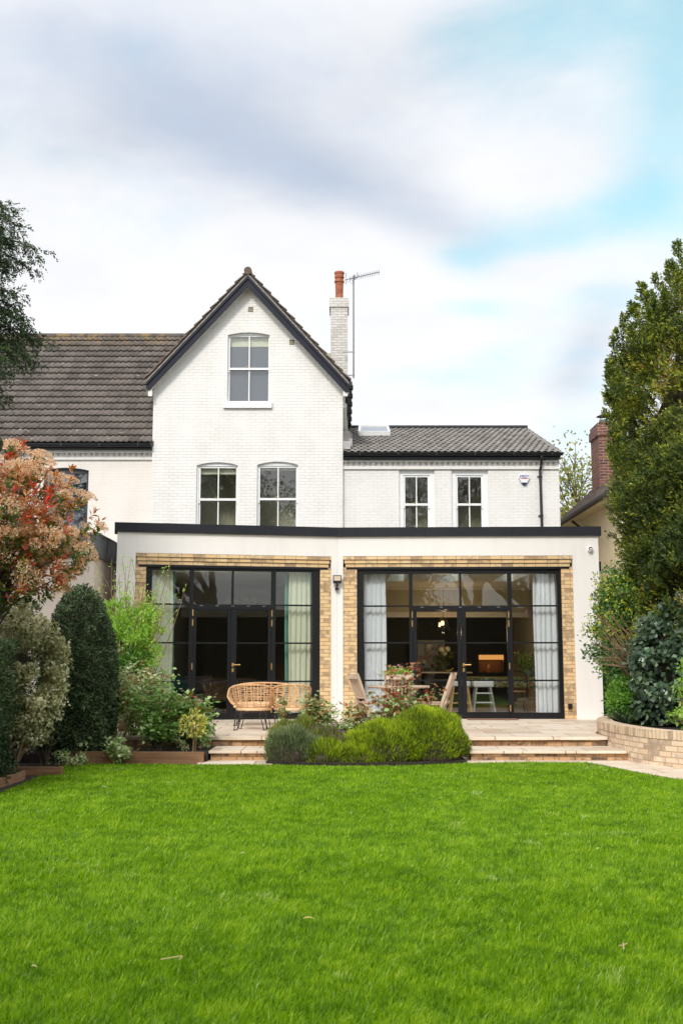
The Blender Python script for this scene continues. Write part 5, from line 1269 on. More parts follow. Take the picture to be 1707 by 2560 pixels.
# potted conifer by the side passage
t = thing('planter_pot', 'dark round planter standing in the side passage right of the extension', 'pot', (5.52, 22.9, PATIO_Z))
g = MB(); g.lathe([(.17, 0), (.24, .05), (.27, .25), (.28, .27), (.25, .27), (.23, .22)], (5.52, 22.9, PATIO_Z), 18); g.build('pot', M_PLASTIC, t)
bush('potted_shrub', 'dark bushy shrub growing in the planter of the side passage', 'shrub', (5.55, 22.95, 1.05), (.40, .38, .62), 100, .15, 60, .06, .022, F_FERN, 51, (.3, .2), .4, True, .5, .85, .6)
bush('side_hedge', 'dim green hedge at the back of the side passage', 'hedge', (6.1, 24.6, 1.2), (.85, .6, 1.3), 150, .22, 60, .07, .035, F_BACK, 52, (.45, .25), .3, True, 0, .85, .75)

def left_conifer():
    c = (-7.35, 16.4, 0); t = thing('conifer_tree', 'dark yew like conifer reaching in at the upper left edge', 'tree', c)
    rs = random.Random(12); r2 = np.random.default_rng(12); g = MB(); B, T, Ln, ti = [], [], [], []
    g.tube([(-7.35, 16.4, -.05), (-7.3, 16.4, 3), (-7.35, 16.4, 7.5), (-7.35, 16.4, 9.6)], [.3, .24, .12, .03], 10); trunk = g.build('trunk', M_BARK, t); g = MB()
    # limbs: height on trunk, azimuth, length, rise
    limbs = []
    for i in range(96):
        z = rs.uniform(6.25, 9.2); az = rs.uniform(-1.25, 1.05) if i < 74 else rs.uniform(1.05, 5.0)
        ln = (2.66-.22*max(0, z-7.2)**1.5-.9*max(0, 6.3-z))*rs.uniform(.72, 1.02); limbs.append((z, az, max(ln, .5), rs.uniform(-.1, .28)))
    for z, az, ln, rise in limbs:
        pts = []; n = 9
        for k in range(n+1):
            s = k/n; pts.append(np.array([-7.35+ln*s*math.cos(az), 16.4+ln*s*math.sin(az), z+ln*(rise*s*1.6-.42*s*s)]))
        g.tube(pts, [.035*(1-.8*k/n)+.003 for k in range(n+1)], 5, cap=False)
        for k in range(2, n+1):
            d = pts[k]-pts[k-1]; d /= np.linalg.norm(d)
            for q in range(6):
                sd = r2.normal(0, 1, 3); sd -= d*np.dot(sd, d); sd /= np.linalg.norm(sd); sd[2] = sd[2]*.5-.15
                tw = d*.8+sd*.75; tw /= np.linalg.norm(tw); L0 = rs.uniform(.22, .42)*(1 if k < n else .8); p0 = pts[k-1]+(pts[k]-pts[k-1])*rs.random()
                B.append(p0); T.append(tw); Ln.append(L0); ti.append(rs.uniform(.2, .75))
                for s in (.35, .6, .85):
                    b2 = p0+tw*L0*s; t2 = tw*.6+r2.normal(0, .5, 3)+np.array([0, 0, -.35]); B.append(b2); T.append(t2); Ln.append(rs.uniform(.10, .22)); ti.append(rs.uniform(.15, .8))
    g.build('branch', M_BARK, t)
    spray('foliage', np.array(B), np.array(T), np.array(Ln), 12, .060, .019, np.array(ti), F_YEW, t, .8, .22)
left_conifer()

def photinia():
    c = (-4.15, 13.1, 0); t = thing('flowering_shrub', 'red and orange leaved flowering shrub with cream flower heads at left', 'shrub', c)
    cen = np.array([-4.12, 13.0, 3.0]); rad = np.array([1.08, .95, .96]); rs = np.random.default_rng(61)
    d = unit(rs.normal(size=(620, 3))); f = lumps(0, 7, 3, .15)(d)*(.45+.55*rs.random(620)**.6); tips = cen+d*rad*f[:, None]
    tips[:, 2] -= .25*np.maximum(0, np.abs(tips[:, 0]-cen[0])-.4)
    # whorls of leaves at every shoot tip
    m = 17; idx = np.repeat(np.arange(len(tips)), m); n = len(idx); sh = unit(d*.6+np.array([0, 0, .8])+rs.normal(0, .25, d.shape))
    pos = rs.random(n); side = unit(np.cross(sh[idx], unit(rs.normal(size=(n, 3))))); P_ = tips[idx]-sh[idx]*(.24*(1-pos))[:, None]
    D = unit(sh[idx]*(.25+.8*pos)[:, None]+side*.75+np.array([0, 0, -.12]))
    cls = rs.random(len(tips)); hz = (tips[:, 2]-2.1)/1.8
    red = np.where(cls < .06+.09*hz, .84, np.where(cls < .58, .50, .2)); tint = np.clip(red[idx]+.12*(pos-.5)+rs.normal(0, .09, n), 0, 1)
    leaf_mesh('foliage', P_, D, 0.094*(.7+.5*rs.random(n)), .033*(.7+.5*rs.random(n)), tint, F_PHOT, t, fold=.25, curl=.15, S=unit(np.cross(D, d[idx]*.6+rs.normal(0, .45, (n, 3))+np.array([-.1, -.35, .6]))))
    # flat flower heads made of tiny florets
    sel = np.where((cls > .22) & (f > .55) & (d[:, 2] > -.7))[0][:360]; k = 90; idx = np.repeat(sel, k); n = len(idx)
    a = rs.uniform(0, 6.28, n); rr = np.sqrt(rs.random(n))*.095*(.7+.6*rs.random(len(tips)))[idx]; hd = unit(d*.7+np.array([0, -.25, .6]))
    e1 = unit(np.cross(hd, np.array([0.3, .2, 1]))); e2 = np.cross(hd, e1)
    P_ = tips[idx]+hd[idx]*(.05+.035*rs.random(n)-.35*rr)[:, None]+e1[idx]*(rr*np.cos(a))[:, None]+e2[idx]*(rr*np.sin(a))[:, None]
    leaf_mesh('blossom', P_, hd[idx]+rs.normal(0, .5, (n, 3)), .022, .022, np.clip(rs.normal(.5, .22, n), 0, 1), F_BLOSSOM, t, fold=.2)
    g = MB(); g.tube([(-4.35, 13.3, -.05), (-4.3, 13.25, .9), (-4.2, 13.1, 1.7)], [.07, .06, .05], 8); g.tube([(-4.5, 13.3, -.05), (-4.6, 13.2, 1.0), (-4.5, 13.1, 1.9)], [.05, .045, .04], 8); g.build('trunk', M_BARK, t)
    stems('branch', lambda r: (-4.3+r.uniform(-.25, .15), 13.15+r.uniform(-.1, .1), r.uniform(1.5, 2.0)), tips[::5], .016, M_BARK, t, .10, r1=.004, seed=4)
photinia()

def topiary():
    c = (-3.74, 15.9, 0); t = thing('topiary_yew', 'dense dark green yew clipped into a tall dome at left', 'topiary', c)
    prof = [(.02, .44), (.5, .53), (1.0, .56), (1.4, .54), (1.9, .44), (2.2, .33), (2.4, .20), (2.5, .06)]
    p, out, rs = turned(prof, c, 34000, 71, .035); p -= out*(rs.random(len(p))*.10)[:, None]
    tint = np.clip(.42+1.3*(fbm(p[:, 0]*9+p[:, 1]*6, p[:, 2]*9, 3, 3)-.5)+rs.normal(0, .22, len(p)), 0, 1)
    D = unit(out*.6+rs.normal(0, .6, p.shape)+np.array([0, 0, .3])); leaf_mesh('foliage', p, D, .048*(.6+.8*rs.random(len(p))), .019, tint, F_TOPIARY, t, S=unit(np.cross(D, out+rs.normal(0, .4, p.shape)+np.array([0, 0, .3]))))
    hull('dark_core', (c[0], c[1], 1.15), (.43, .43, 1.2), M_CORE, t, 3, .03)
topiary()

def hedge_box(label, x0, x1, y0, y1, z1, n, mat, seed, name='hedge', tint=.35):
    c = ((x0+x1)/2, (y0+y1)/2, 0); t = thing(name, label, 'hedge', c); rs = np.random.default_rng(seed)
    ax, ay, az = (y1-y0)*z1, (x1-x0)*z1, (x1-x0)*(y1-y0); w = np.array([ax, ax, ay, ay, az]); face = rs.choice(5, n, p=w/w.sum()); a, b = rs.random(n), rs.random(n)
    X = np.where(face == 0, x0, np.where(face == 1, x1, x0+(x1-x0)*a)); Y = np.where(face == 2, y0, np.where(face == 3, y1, np.where(face < 2, y0+(y1-y0)*a, y0+(y1-y0)*b))); Z = np.where(face == 4, z1, z1*b)
    N = np.array([[-1, 0, 0], [1, 0, 0], [0, -1, 0], [0, 1, 0], [0, 0, 1]])[face].astype(float)
    p = np.stack([X, Y, Z], 1); p = p+N*((fbm(X*2.2+Y*1.7, Z*2.2+Y, seed, 3)-.5)*.35-rs.random(n)*.12)[:, None]
    tt = np.clip(tint+.8*(fbm(X*4+Y*3, Z*4, seed+3, 3)-.5)+rs.normal(0, .15, n), 0, 1)
    leaf_mesh('foliage', p, unit(N*.8+rs.normal(0, .6, p.shape)+np.array([0, 0, .3])), .055, .022, tt, mat, t)
    g = MB(); g.box(x0+.16, x1-.16, y0+.16, y1-.16, 0.0, z1-.16); g.build('dark_core', M_CORE, t); return t
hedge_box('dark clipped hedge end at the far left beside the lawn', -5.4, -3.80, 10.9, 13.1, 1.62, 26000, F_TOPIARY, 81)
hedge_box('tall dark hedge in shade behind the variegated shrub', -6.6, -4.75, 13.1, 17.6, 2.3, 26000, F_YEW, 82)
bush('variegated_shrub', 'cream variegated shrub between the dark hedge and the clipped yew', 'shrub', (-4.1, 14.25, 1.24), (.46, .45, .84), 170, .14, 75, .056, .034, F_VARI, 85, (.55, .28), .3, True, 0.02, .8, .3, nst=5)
# whorled dusky plant in the dark gap
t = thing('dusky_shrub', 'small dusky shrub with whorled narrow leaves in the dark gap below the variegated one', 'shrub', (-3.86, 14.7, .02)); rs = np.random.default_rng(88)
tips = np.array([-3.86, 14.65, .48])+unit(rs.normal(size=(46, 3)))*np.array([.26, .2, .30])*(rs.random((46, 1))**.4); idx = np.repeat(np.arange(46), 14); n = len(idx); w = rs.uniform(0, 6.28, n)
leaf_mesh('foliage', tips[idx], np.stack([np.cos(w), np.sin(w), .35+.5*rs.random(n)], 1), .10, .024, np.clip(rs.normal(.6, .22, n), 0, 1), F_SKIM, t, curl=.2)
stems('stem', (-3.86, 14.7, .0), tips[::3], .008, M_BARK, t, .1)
for k in range(1):
    bush('ground_cover_plant', 'low pale leaved plant by the timber board below the clipped yew', 'plant', (-3.70, 15.05, .10), (.30, .14, .10), 16, .06, 26, .05, .028, F_PALEROSE, 90, (.5, .2), .5, False, .0)

# light green airy shrub in front of the left doors
def airy():
    c = (-3.55, 18.0, PATIO_Z); t = thing('light_green_shrub', 'airy light green shrub in front of the left brick jamb', 'shrub', c); rs = np.random.default_rng(91)
    P_, out, idx, C = clumps((-3.45, 18.0, 1.80), (.56, .42, .62), 95, .13, 52, seed=92, surf=.45)
    D = unit(out+rs.normal(0, .6, P_.shape)+np.array([0, 0, .15])); leaf_mesh('foliage', P_, D, .068*(.6+.7*rs.random(len(P_))), .030, np.clip(rs.normal(.55, .2, len(P_)), 0, 1), F_BRIGHT, t)
    tips = []
    for i in range(70): tips.append((-3.42+rs.normal(0, .38), 18.0+rs.normal(0, .22), min(2.1+abs(rs.normal(0, .46)), 3.1)))
    tips = np.array(tips); stems('stem', lambda r: (-3.5+r.uniform(-.15, .15), 18.0, PATIO_Z), tips, .010, M_TWIG, t, .06, r1=.003, seed=6)
    base = np.array([-3.5, 18.0, PATIO_Z]); k = 26; idx = np.repeat(np.arange(len(tips)), k); n = len(idx); s = .55+.45*rs.random(n)
    P2 = base*(1-s)[:, None]+tips[idx]*s[:, None]+rs.normal(0, .03, (n, 3))+np.array([0, 0, .10])*np.sin(np.pi*s)[:, None]*2
    leaf_mesh('foliage', P2, unit(rs.normal(0, 1, (n, 3))+np.array([0, 0, .4])), .05*(.6+.7*rs.random(n)), .022, np.clip(rs.normal(.75, .2, n), 0, 1), F_BRIGHT, t)
    P3, o3, i3, C3 = clumps((-3.35, 17.7, .95), (.35, .3, .60), 60, .12, 50, seed=95); leaf_mesh('foliage', P3, unit(o3+rs.normal(0, .5, P3.shape)), .05, .03, np.clip(rs.normal(.35, .22, len(P3)), 0, 1), F_FERN, t)
airy()

def rose(label, c, h, r, nst, mat, seed, per=26, L=.068, W=.050, lo=.4, tall=(), name='rose_bush', reds=.25, tint=(.58, .22), group='rose bushes in the beds', dens=.11):
    """thorny stems from one stool, leaflets in loose bunches on the upper part"""
    t = thing(name, label, 'rose bush', c, group=group); rs = np.random.default_rng(seed); tips = []
    for i in range(nst):
        w = rs.uniform(0, 6.28); q = r*math.sqrt(rs.random()); tips.append((c[0]+q*math.cos(w), c[1]+q*math.sin(w)*.7, c[2]+h*(lo+(1-lo)*rs.random())))
    for x, y, z in tall: tips.append((x, y, z))
    tips = np.array(tips); base = np.array(c); stems('stem', lambda q: (c[0]+q.uniform(-.06, .06), c[1]+q.uniform(-.05, .05), c[2]-.02), tips, .009, M_GREENSTEM if seed % 2 else M_BARK, t, .10, r1=.003, seed=seed)
    B, ti = [], []
    for j, tp in enumerate(tips):
        for k in range(5):
            s = .45+.55*(k+rs.random())/5; B.append(base*(1-s)+tp*s+np.array([0, 0, 1])*np.linalg.norm(tp-base)*.10*math.sin(math.pi*s)); ti.append((s-.45)/.55)
    B = np.array(B); ti = np.array(ti); m = per; idx = np.repeat(np.arange(len(B)), m); n = len(idx); P_ = B[idx]+rs.normal(0, dens*.6, (n, 3))*np.array([1, 1, .7])
    D = unit(rs.normal(0, 1, (n, 3))*np.array([1, 1, .45])+np.array([0, 0, .05])); hi = (P_[:, 2]-c[2])/h
    tt = np.clip(rs.normal(tint[0], tint[1], n), 0, .66); rd = rs.random(n) < reds*np.clip(hi*1.6-.6, 0, 1.4); tt[rd] = .75+.25*rs.random(rd.sum())
    up = np.array([0., 0, 1]); S = unit(np.cross(D, up+rs.normal(0, .45, (n, 3))))
    leaf_mesh('foliage', P_, D, L*(.6+.8*rs.random(n)), W*(.6+.8*rs.random(n)), tt, mat, t, fold=.12, S=S); return t
rose('tangled rose with long bare stems beside the clipped yew', (-3.22, 16.15, .14), 1.15, .42, 17, F_PALEROSE, 101, 15, tall=((-3.62, 15.9, .85), (-2.92, 16.3, 1.45), (-3.1, 16.2, 1.35)), reds=.2, lo=.45)
rose('bushy bright green rose with two tall shoots left of the small steps', (-2.62, 16.0, .14), .85, .40, 24, F_ROSE, 102, 22, tall=((-2.62, 16.2, 1.32), (-2.50, 16.2, 1.22), (-2.2, 16.1, .95)), reds=.1, tint=(.5, .17), lo=.3)
rose('tall pale leaved rose between the clipped yew and the light green shrub', (-3.15, 16.9, PATIO_Z), 1.0, .40, 22, F_PALEROSE, 109, 22, L=.072, W=.054, reds=.25, lo=.35)
rose('wide rose with glossy leaves along the patio edge behind the timber board', (-2.2, 16.35, .14), .72, .34, 20, F_ROSE, 110, 22, L=.072, W=.054, reds=.08, tint=(.52, .18), lo=.3)
rose('low rose with round pale leaves in front of the timber board', (-3.02, 15.28, .0), .42, .17, 7, F_PALEROSE, 103, 14, L=.058, W=.046, reds=.05, dens=.08)
rose('sparse small rose at the left end of the timber board', (-3.62, 15.62, .1), .42, .20, 6, F_PALEROSE, 104, 12, reds=.05)
rose('bronze and green rose behind the grey lavender in the middle bed', (-.27, 16.25, .05), .92, .30, 16, F_PALEROSE, 105, 18, reds=.5, tint=(.45, .2), lo=.5)
rose('rose with small bronze leaves between the two middle roses', (.22, 16.2, .05), .72, .25, 13, F_PALEROSE, 106, 18, reds=.6, tint=(.42, .2), lo=.5)
rose('tall rose with dark red young shoots in front of the garden table', (.88, 16.35, .05), .94, .50, 20, F_ROSE, 107, 17, L=.07, W=.052, tall=((.72, 16.3, 1.30), (1.06, 16.3, 1.38), (.92, 16.3, 1.2), (1.38, 16.4, 1.0)), reds=.75, tint=(.5, .2), lo=.55)
rose('single stemmed rose with pale and bronze leaves in front of the rattan chairs', (-.86, 16.05, .05), .95, .06, 2, F_PALEROSE, 108, 12, L=.07, W=.05, reds=.5, lo=.85, dens=.07)
def yellow_standard():
    t = thing('yellow_shrub', 'small yellow variegated shrub on one thin stem left of the small steps', 'shrub', (-2.06, 15.62, .1)); rs = np.random.default_rng(111)
    g = MB(); g.tube([(-2.06, 15.62, .1), (-2.05, 15.62, .4), (-2.07, 15.63, .62)], [.014, .012, .008], 6); g.tube([(-2.03, 15.66, .1), (-2.03, 15.66, .82)], .008, 6); g.build('stem', M_TWIG, t)
    n = 360; d = unit(rs.normal(size=(n, 3))); P_ = np.array([-2.06, 15.62, .57])+d*np.array([.20, .16, .19])*(rs.random((n, 1))**.4); P_[:, 2] -= .4*np.abs(P_[:, 0]+2.06)
    leaf_mesh('foliage', P_, unit(d+rs.normal(0, .5, d.shape)+np.array([0, 0, -.3])), .05, .03, np.clip(rs.normal(.5, .25, n), 0, 1), F_YELLOW, t)
yellow_standard()
for q in ((-2.25, 15.95, .14), (-1.98, 16.2, .14)):
    bush('bedding_plant', 'tiny green bedding plant in the soil beside the small steps', 'plant', (q[0], q[1], .22), (.07, .06, .08), 7, .04, 22, .035, .02, F_PALEROSE, int(abs(q[0])*1000), (.45, .2), .6, False, .14, group='tiny bedding plants')

def mound(label, name, domes, n, L, w, mat, seed, tint=.5, cat='shrub', flower=None, group=None, up=.8):
    """needled cushion: upright shoots over one or more domes"""
    c = domes[0][0]; t = thing(name, label, cat, c, group=group); rs = np.random.default_rng(seed); Pp, Dd, Tt = [], [], []
    area = np.array([d[1][0]*d[1][1] for d in domes]); area = area/area.sum()
    for (cc, rad), a in zip(domes, area):
        k = int(n*a); d = unit(rs.normal(size=(k, 3))); d[:, 2] = np.where(d[:, 2] < -.25, -d[:, 2], d[:, 2]); f = lumps(0, 9, seed+3, .07)(d*2)
        p = np.array(cc)+d*np.array(rad)*f[:, None]; p -= d*(rs.random(k)**2*.10)[:, None]; p[:, 2] = np.maximum(p[:, 2], .03)
        Pp.append(p); Dd.append(unit(d*.8+np.array([0, 0, up])+rs.normal(0, .28, d.shape))); cl = fbm(p[:, 0]*6+p[:, 1]*4, p[:, 2]*6+p[:, 1]*3, seed, 3); Tt.append(np.clip(tint+.9*(cl-.5)+.10*d[:, 2]+rs.normal(0, .22, k), 0, 1))
    P_, D, T = np.concatenate(Pp), np.concatenate(Dd), np.concatenate(Tt)
    leaf_mesh('foliage', P_-D*L*.4, D, L*(.6+.7*rs.random(len(P_))), w, T, mat, t, fold=.1)
    for i, (cc, rad) in enumerate(domes): hull('dark_core', cc, tuple(np.array(rad)*.86), plain('dark_heather_core', (.07, .05, .035), .95, var=.5, scale=20), t, seed+i, .06, zmin=.0)
    if flower:
        k = int(len(P_)*flower[1]); sel = rs.choice(len(P_), k, replace=False); leaf_mesh('flower', P_[sel]+D[sel]*L*.5, D[sel], .03, .012, rs.random(k), flower[0], t)
    return t
F_PURPLE = foliage('purple_flower', [(0, (.18, .06, .16)), (1, (.42, .20, .36))], .2, .7)
mound('large lime green heather mound in the middle bed', 'heather_mound', [((1.18, 15.80, .22), (.60, .55, .53)), ((.62, 15.62, .16), (.60, .48, .42)), ((.25, 15.48, .08), (.36, .36, .24))], 44000, .072, .0115, F_HEATHER, 121, .44, group='heathers of the middle bed')
mound('small lime heather cushion between the lavender and the large mound', 'heather_mound', [((-.20, 15.38, .08), (.30, .26, .25))], 5000, .09, .012, F_HEATHER, 122, .40, group='heathers of the middle bed')
mound('grey green lavender cushion at the left end of the middle bed', 'lavender_mound', [((-.70, 15.52, .14), (.34, .34, .36)), ((-.45, 15.5, .1), (.25, .28, .28))], 9500, .095, .009, F_ROSEMARY, 123, .5)
mound('olive green lavender rising behind the grey one by the small steps', 'lavender_mound', [((-.76, 15.98, .22), (.30, .30, .32)), ((-.52, 16.0, .26), (.20, .22, .36))], 8500, .10, .009, F_OLIVE, 124, .5)
mound('dull green heather with purple flowers below the middle roses', 'heather_mound', [((-.22, 15.85, .18), (.30, .26, .30)), ((.02, 15.7, .1), (.25, .22, .28))], 6500, .085, .009, F_OLIVE, 125, .35, flower=(F_PURPLE, .12))

# ------------------------------------------------------------------ trees behind: one beyond the houses, some across the garden that the windows mirror
def branchy(name, label, c, h, spread, seed, leafmat, nleaf, L=.12, W=.07, trunk_r=.22, lean=(0, 0), levels=4, first=.35, cat='tree', group=None, dens=.35):
    t = thing(name, label, cat, c, group=group); rs = random.Random(seed); g = MB(); tips = []
    def grow(p, d, ln, r, lev):
        n = 4; pts = [p]; q = p
        for i in range(n):
            d = d+np.array([rs.gauss(0, .12), rs.gauss(0, .12), rs.gauss(0, .08)+(.05 if lev else 0)]); d /= np.linalg.norm(d); q = q+d*ln/n; pts.append(q)
        g.tube(pts, [r*(1-.45*i/n) for i in range(n+1)], 7 if lev == 0 else 5 if lev < 3 else 4, cap=False)
        if lev >= levels: tips.append(pts[-1]); tips.append(pts[2]); return
        k = 5 if lev == 0 else rs.choice((3, 4))
        for j in range(k):
            s = rs.uniform(.5, 1) if lev else rs.uniform(first, 1); b = pts[min(int(s*n)+0, n)]; w = rs.uniform(0, 6.28)+j*2.4; e = np.array([math.cos(w)*spread, math.sin(w)*spread, 0]); dd = d*.75+e*rs.uniform(.5, .95); dd /= np.linalg.norm(dd)
            grow(b, dd, ln*rs.uniform(.55, .75), r*.55, lev+1)
        grow(pts[-1], d, ln*.6, r*.5, lev+1)
    grow(np.array(c, float), np.array([lean[0], lean[1], 1.0]), h*.42, trunk_r, 0)
    g.build('trunk', M_BARK, t); tips = np.array(tips); r2 = np.random.default_rng(seed)
    if nleaf:
        idx = r2.integers(0, len(tips), nleaf); P_ = tips[idx]+r2.normal(0, dens, (nleaf, 3)); cl = r2.normal(0, .15, len(tips))[idx]
        leaf_mesh('crown', P_, unit(r2.normal(0, 1, (nleaf, 3))+np.array([0, 0, -.2])), L*(.6+.8*r2.random(nleaf)), W, np.clip(.5+cl+r2.normal(0, .18, nleaf), 0, 1), leafmat, t)
    return t
branchy('spring_tree', 'distant half bare tree in pale new leaf between the two houses at right', (9.9, 45, 0), 11.2, .85, 131, F_TREE, 7000, .16, .10, .22, dens=.38, levels=4)
branchy('leaning_tree', 'half bare tree with leaning trunk across the garden, mirrored in the left doors', (8.6, -13.0, 0), 13.5, .8, 132, F_BACK, 4200, .14, .08, .36, (-.22, 0), dens=.5, first=.6)
branchy('broad_tree', 'broad leafy tree across the garden, mirrored in the right doors', (1.2, -9.8, 0), 10.0, .9, 133, F_BACK, 22000, .18, .11, .35, dens=.5)
branchy('broad_tree', 'taller leafy tree across the garden, mirrored in the gable windows', (-5.6, -13.5, 0), 17.0, .95, 136, F_BACK, 15000, .20, .12, .36, dens=.6, first=.45)
branchy('bare_tree', 'bare branching tree across the garden, mirrored in the right wing windows', (5.2, -20.0, 0), 19.0, .95, 134, F_BACK, 6500, .15, .09, .4, dens=.5, first=.55)
hedge_box('high boundary hedge across the garden, mirrored as the dark band in the doors', -16, 18, -9.0, -7.4, 4.1, 60000, F_BACK, 135, tint=.4)
# ------------------------------------------------------------------ curtains and things in the rooms
M_CURT_G = plain('sage_cream_curtain', (0.66, 0.68, 0.52), 0.9, var=.03); M_CURT_T = plain('teal_lining', (0.16, 0.34, 0.27), 0.9, var=.05); M_CURT_W = plain('white_curtain', (0.74, 0.76, 0.80), 0.9, var=.02)
def curtain(S, pxl, pxr, w, mat, label, group, lining=None, pitch=.10, seed=1):
    a, b = S.u(pxl, 1600, w), S.u(pxr, 1600, w); rs = np.random.default_rng(seed); q = S.out((a+b)/2, w, FL)
    t = thing('curtain', label, 'curtain', q, group=group)
    def sheet(a, b, amp, name, mat, ph, ww):
        n = max(10, int((b-a)/pitch*12)); us = np.linspace(a, b, n); j = rs.normal(0, .35, 40); rows = []
        for z in np.linspace(FL+.02, CEIL_Z-.03, 14):
            f = .6+.4*(CEIL_Z-z)/3; row = []
            for u in us:
                k = (u-a)/pitch; v = ww+amp*.6*f*(math.sin(2*math.pi*k+ph+j[int(k) % 40]*.8)+.35*math.sin(4.3*k+z*.5)); row.append(S.out(u+.008*math.sin(z*2+k), v, z))
            rows.append(row)
        g = MB(); g.grid(rows); return g.build(name, mat, t, smooth=True)
    sheet(a, b, .035, 'cloth', mat, .3, w)
    if lining: sheet(S.u(lining[0], 1600, w-.08), S.u(lining[1], 1600, w-.08), .02, 'lining', M_CURT_T, .1, w-.08)
    g = MB(); g.tube([S.out(a-.05, w, CEIL_Z-.025), S.out(b+.2, w, CEIL_Z-.025)], .015, 6); g.build('curtain_track', M_WHITEPLASTIC, t)
curtain(S1, 377, 431, -.30, M_CURT_G, 'pale green curtain behind the left side of the left doors', 'pale green curtains', (429, 436), seed=1)
curtain(S1, 722, 776, -.30, M_CURT_G, 'pale green curtain behind the right side of the left doors', 'pale green curtains', (712, 724), seed=2)
curtain(S2, 910, 965, -.30, M_CURT_W, 'white curtain behind the left side of the right doors', 'white curtains', seed=3)
curtain(S2, 1334, 1391, -.30, M_CURT_W, 'white curtain behind the right side of the right doors', 'white curtains', seed=4)

def room_things():
    # kitchen end of the right room
    t = thing('kitchen_units', 'dark kitchen units with a lit wooden shelf niche in the right room', 'kitchen', (2.6, 30.9, FL))
    x0, x1, Y = .35, 4.6, 30.6; nx0, nx1 = PX(1196, 1640, Y), 4.45; nz0, nz1 = PZ(1681, Y), PZ(1636, Y)
    top = PZ(1546, Y); g = MB(); g.box(x0, nx0, Y, 31.3, FL, top); g.box(nx0, x1, Y, 31.3, nz1, top); g.box(nx0, x1, Y, 31.3, FL, nz0); g.box(nx1, x1, Y, 31.3, nz0, nz1); g.box(nx0, nx1, 31.1, 31.3, nz0, nz1)
    g.build('cabinet', M_UNIT, t)
    g = MB(); g.box(nx0+.001, nx1-.001, Y-.03, Y+.45, PZ(1649, Y), PZ(1637.5, Y)); g.build('shelf', emit('glowing_amber_shelf', (.62, .27, .07), .9), t)  # wooden shelf given a glow of its own, standing for lamp light on it
    g = MB(); g.box(nx0, nx1, 31.08, 31.099, nz0, nz1); g.build('splashback', plain('dark_bronze_splashback', (.14, .065, .03), .4), t)
    for k in range(4): x = nx0+.3+k*.42; g = MB(); g.tube([(x, Y+.3, nz0), (x, Y+.3, nz0+.13), (x, Y+.3, nz0+.22)], [.045, .045, .015], 10); g.build('bottle', plain('amber_bottle', (.30, .15, .05), .3), t)
    ld = bpy.data.lights.new('shelf_lamp', 'AREA'); ld.shape = 'RECTANGLE'; ld.size = 1.3; ld.size_y = .08; ld.energy = 1.0; ld.color = (1, .62, .25); lo = bpy.data.objects.new('shelf_lamp', ld); COL.objects.link(lo); lo.location = ((nx0+nx1)/2, Y+.2, PZ(1650.5, Y)); lo.rotation_euler = (0, 0, 0)
    # fridge covered with photographs
    Y = 29.0; a, b, z0, z1 = PX(1043, 1640, Y), PX(1112, 1640, Y), FL, PZ(1600, Y); t = thing('fridge', 'pale fridge covered with small photographs, seen through the left leaf of the right doors', 'fridge', ((a+b)/2, Y+.3, FL))
    g = MB(); g.box(a, b, Y, Y+.6, z0, z1); g.build('body', plain('grey_fridge', (.34, .35, .33), .5), t, bevel=.01)
    rs = random.Random(4); g = MB(); g2 = MB(); g3 = MB()
    for k in range(34):
        x, z = rs.uniform(a+.03, b-.14), rs.uniform(1.0, z1-.14); gg = rs.choice((g, g2, g3)); d = .001+k*.0006; gg.box(x, x+rs.uniform(.05, .13), Y-.002-d, Y-.001-d, z, z+rs.uniform(.06, .13))
    g.build('photograph', plain('photo_print_dark', (.07, .05, .045), .4), t); g2.build('photograph', plain('photo_print_brown', (.22, .12, .07), .4), t); g3.build('photograph', plain('photo_print_pale', (.62, .60, .55), .4), t)
    # island with a pale worktop
    Y = 27.4; a, b, z = PX(1052, 1680, Y), PX(1180, 1680, Y), PZ(1680, Y); t = thing('kitchen_island', 'dark kitchen island with pale worktop in the right room', 'kitchen island', ((a+b)/2, Y+.5, FL))
    g = MB(); g.box(a+.08, b-.08, Y+.25, Y+1.0, FL, z-.03); g.build('base', M_UNIT, t); g = MB(); g.box(a, b, Y, Y+1.05, z-.03, z); g.build('worktop', plain('pale_worktop', (.55, .53, .46), .3), t, bevel=.004)
    wz = z
    x = PX(1108, 1650, Y+.4); t = thing('flower_vase', 'vase of cream flowers on the kitchen island', 'vase', (x, Y+.4, wz)); g = MB(); g.lathe([(.05, 0), (.08, .08), (.07, .18), (.05, .22)], (x, Y+.4, wz), 12); g.build('vase', plain('glass_green_vase', (.08, .10, .07), .2), t)
    r3 = np.random.default_rng(4); P_ = np.array([x, Y+.4, wz+.38])+r3.normal(0, .12, (260, 3)); leaf_mesh('foliage', P_, rnd(260), .09, .04, r3.random(260)*.6, F_BACK, t)
    for q in ((-.05, .55), (.10, .56), (.02, .46)): g = MB(); g.ball((x+q[0], Y+.33, wz+q[1]), .075, 10, 6); g.build('flower', plain('cream_flower', (.66, .60, .42), .8), t)
    x = PX(1122, 1672, Y+.3); t = thing('bananas', 'bunch of bananas on the kitchen island', 'fruit', (x, Y+.3, wz)); g = MB()
    for k in range(4): g.tube([(x-.09, Y+.25+k*.03, wz+.05), (x-.03, Y+.25+k*.03, wz+.03), (x+.05, Y+.25+k*.03, wz+.045), (x+.10, Y+.25+k*.03, wz+.10)], [.012, .02, .02, .010], 7)
    g.build('banana', plain('banana_yellow', (.55, .40, .06), .5), t)
    # dining table with a flowered cloth
    Y = 25.6; a, b, z = PX(1160, 1695, Y), PX(1342, 1695, Y), PZ(1693, Y); t = thing('dining_table', 'dining table in the right room', 'table', ((a+b)/2, Y+.45, FL))
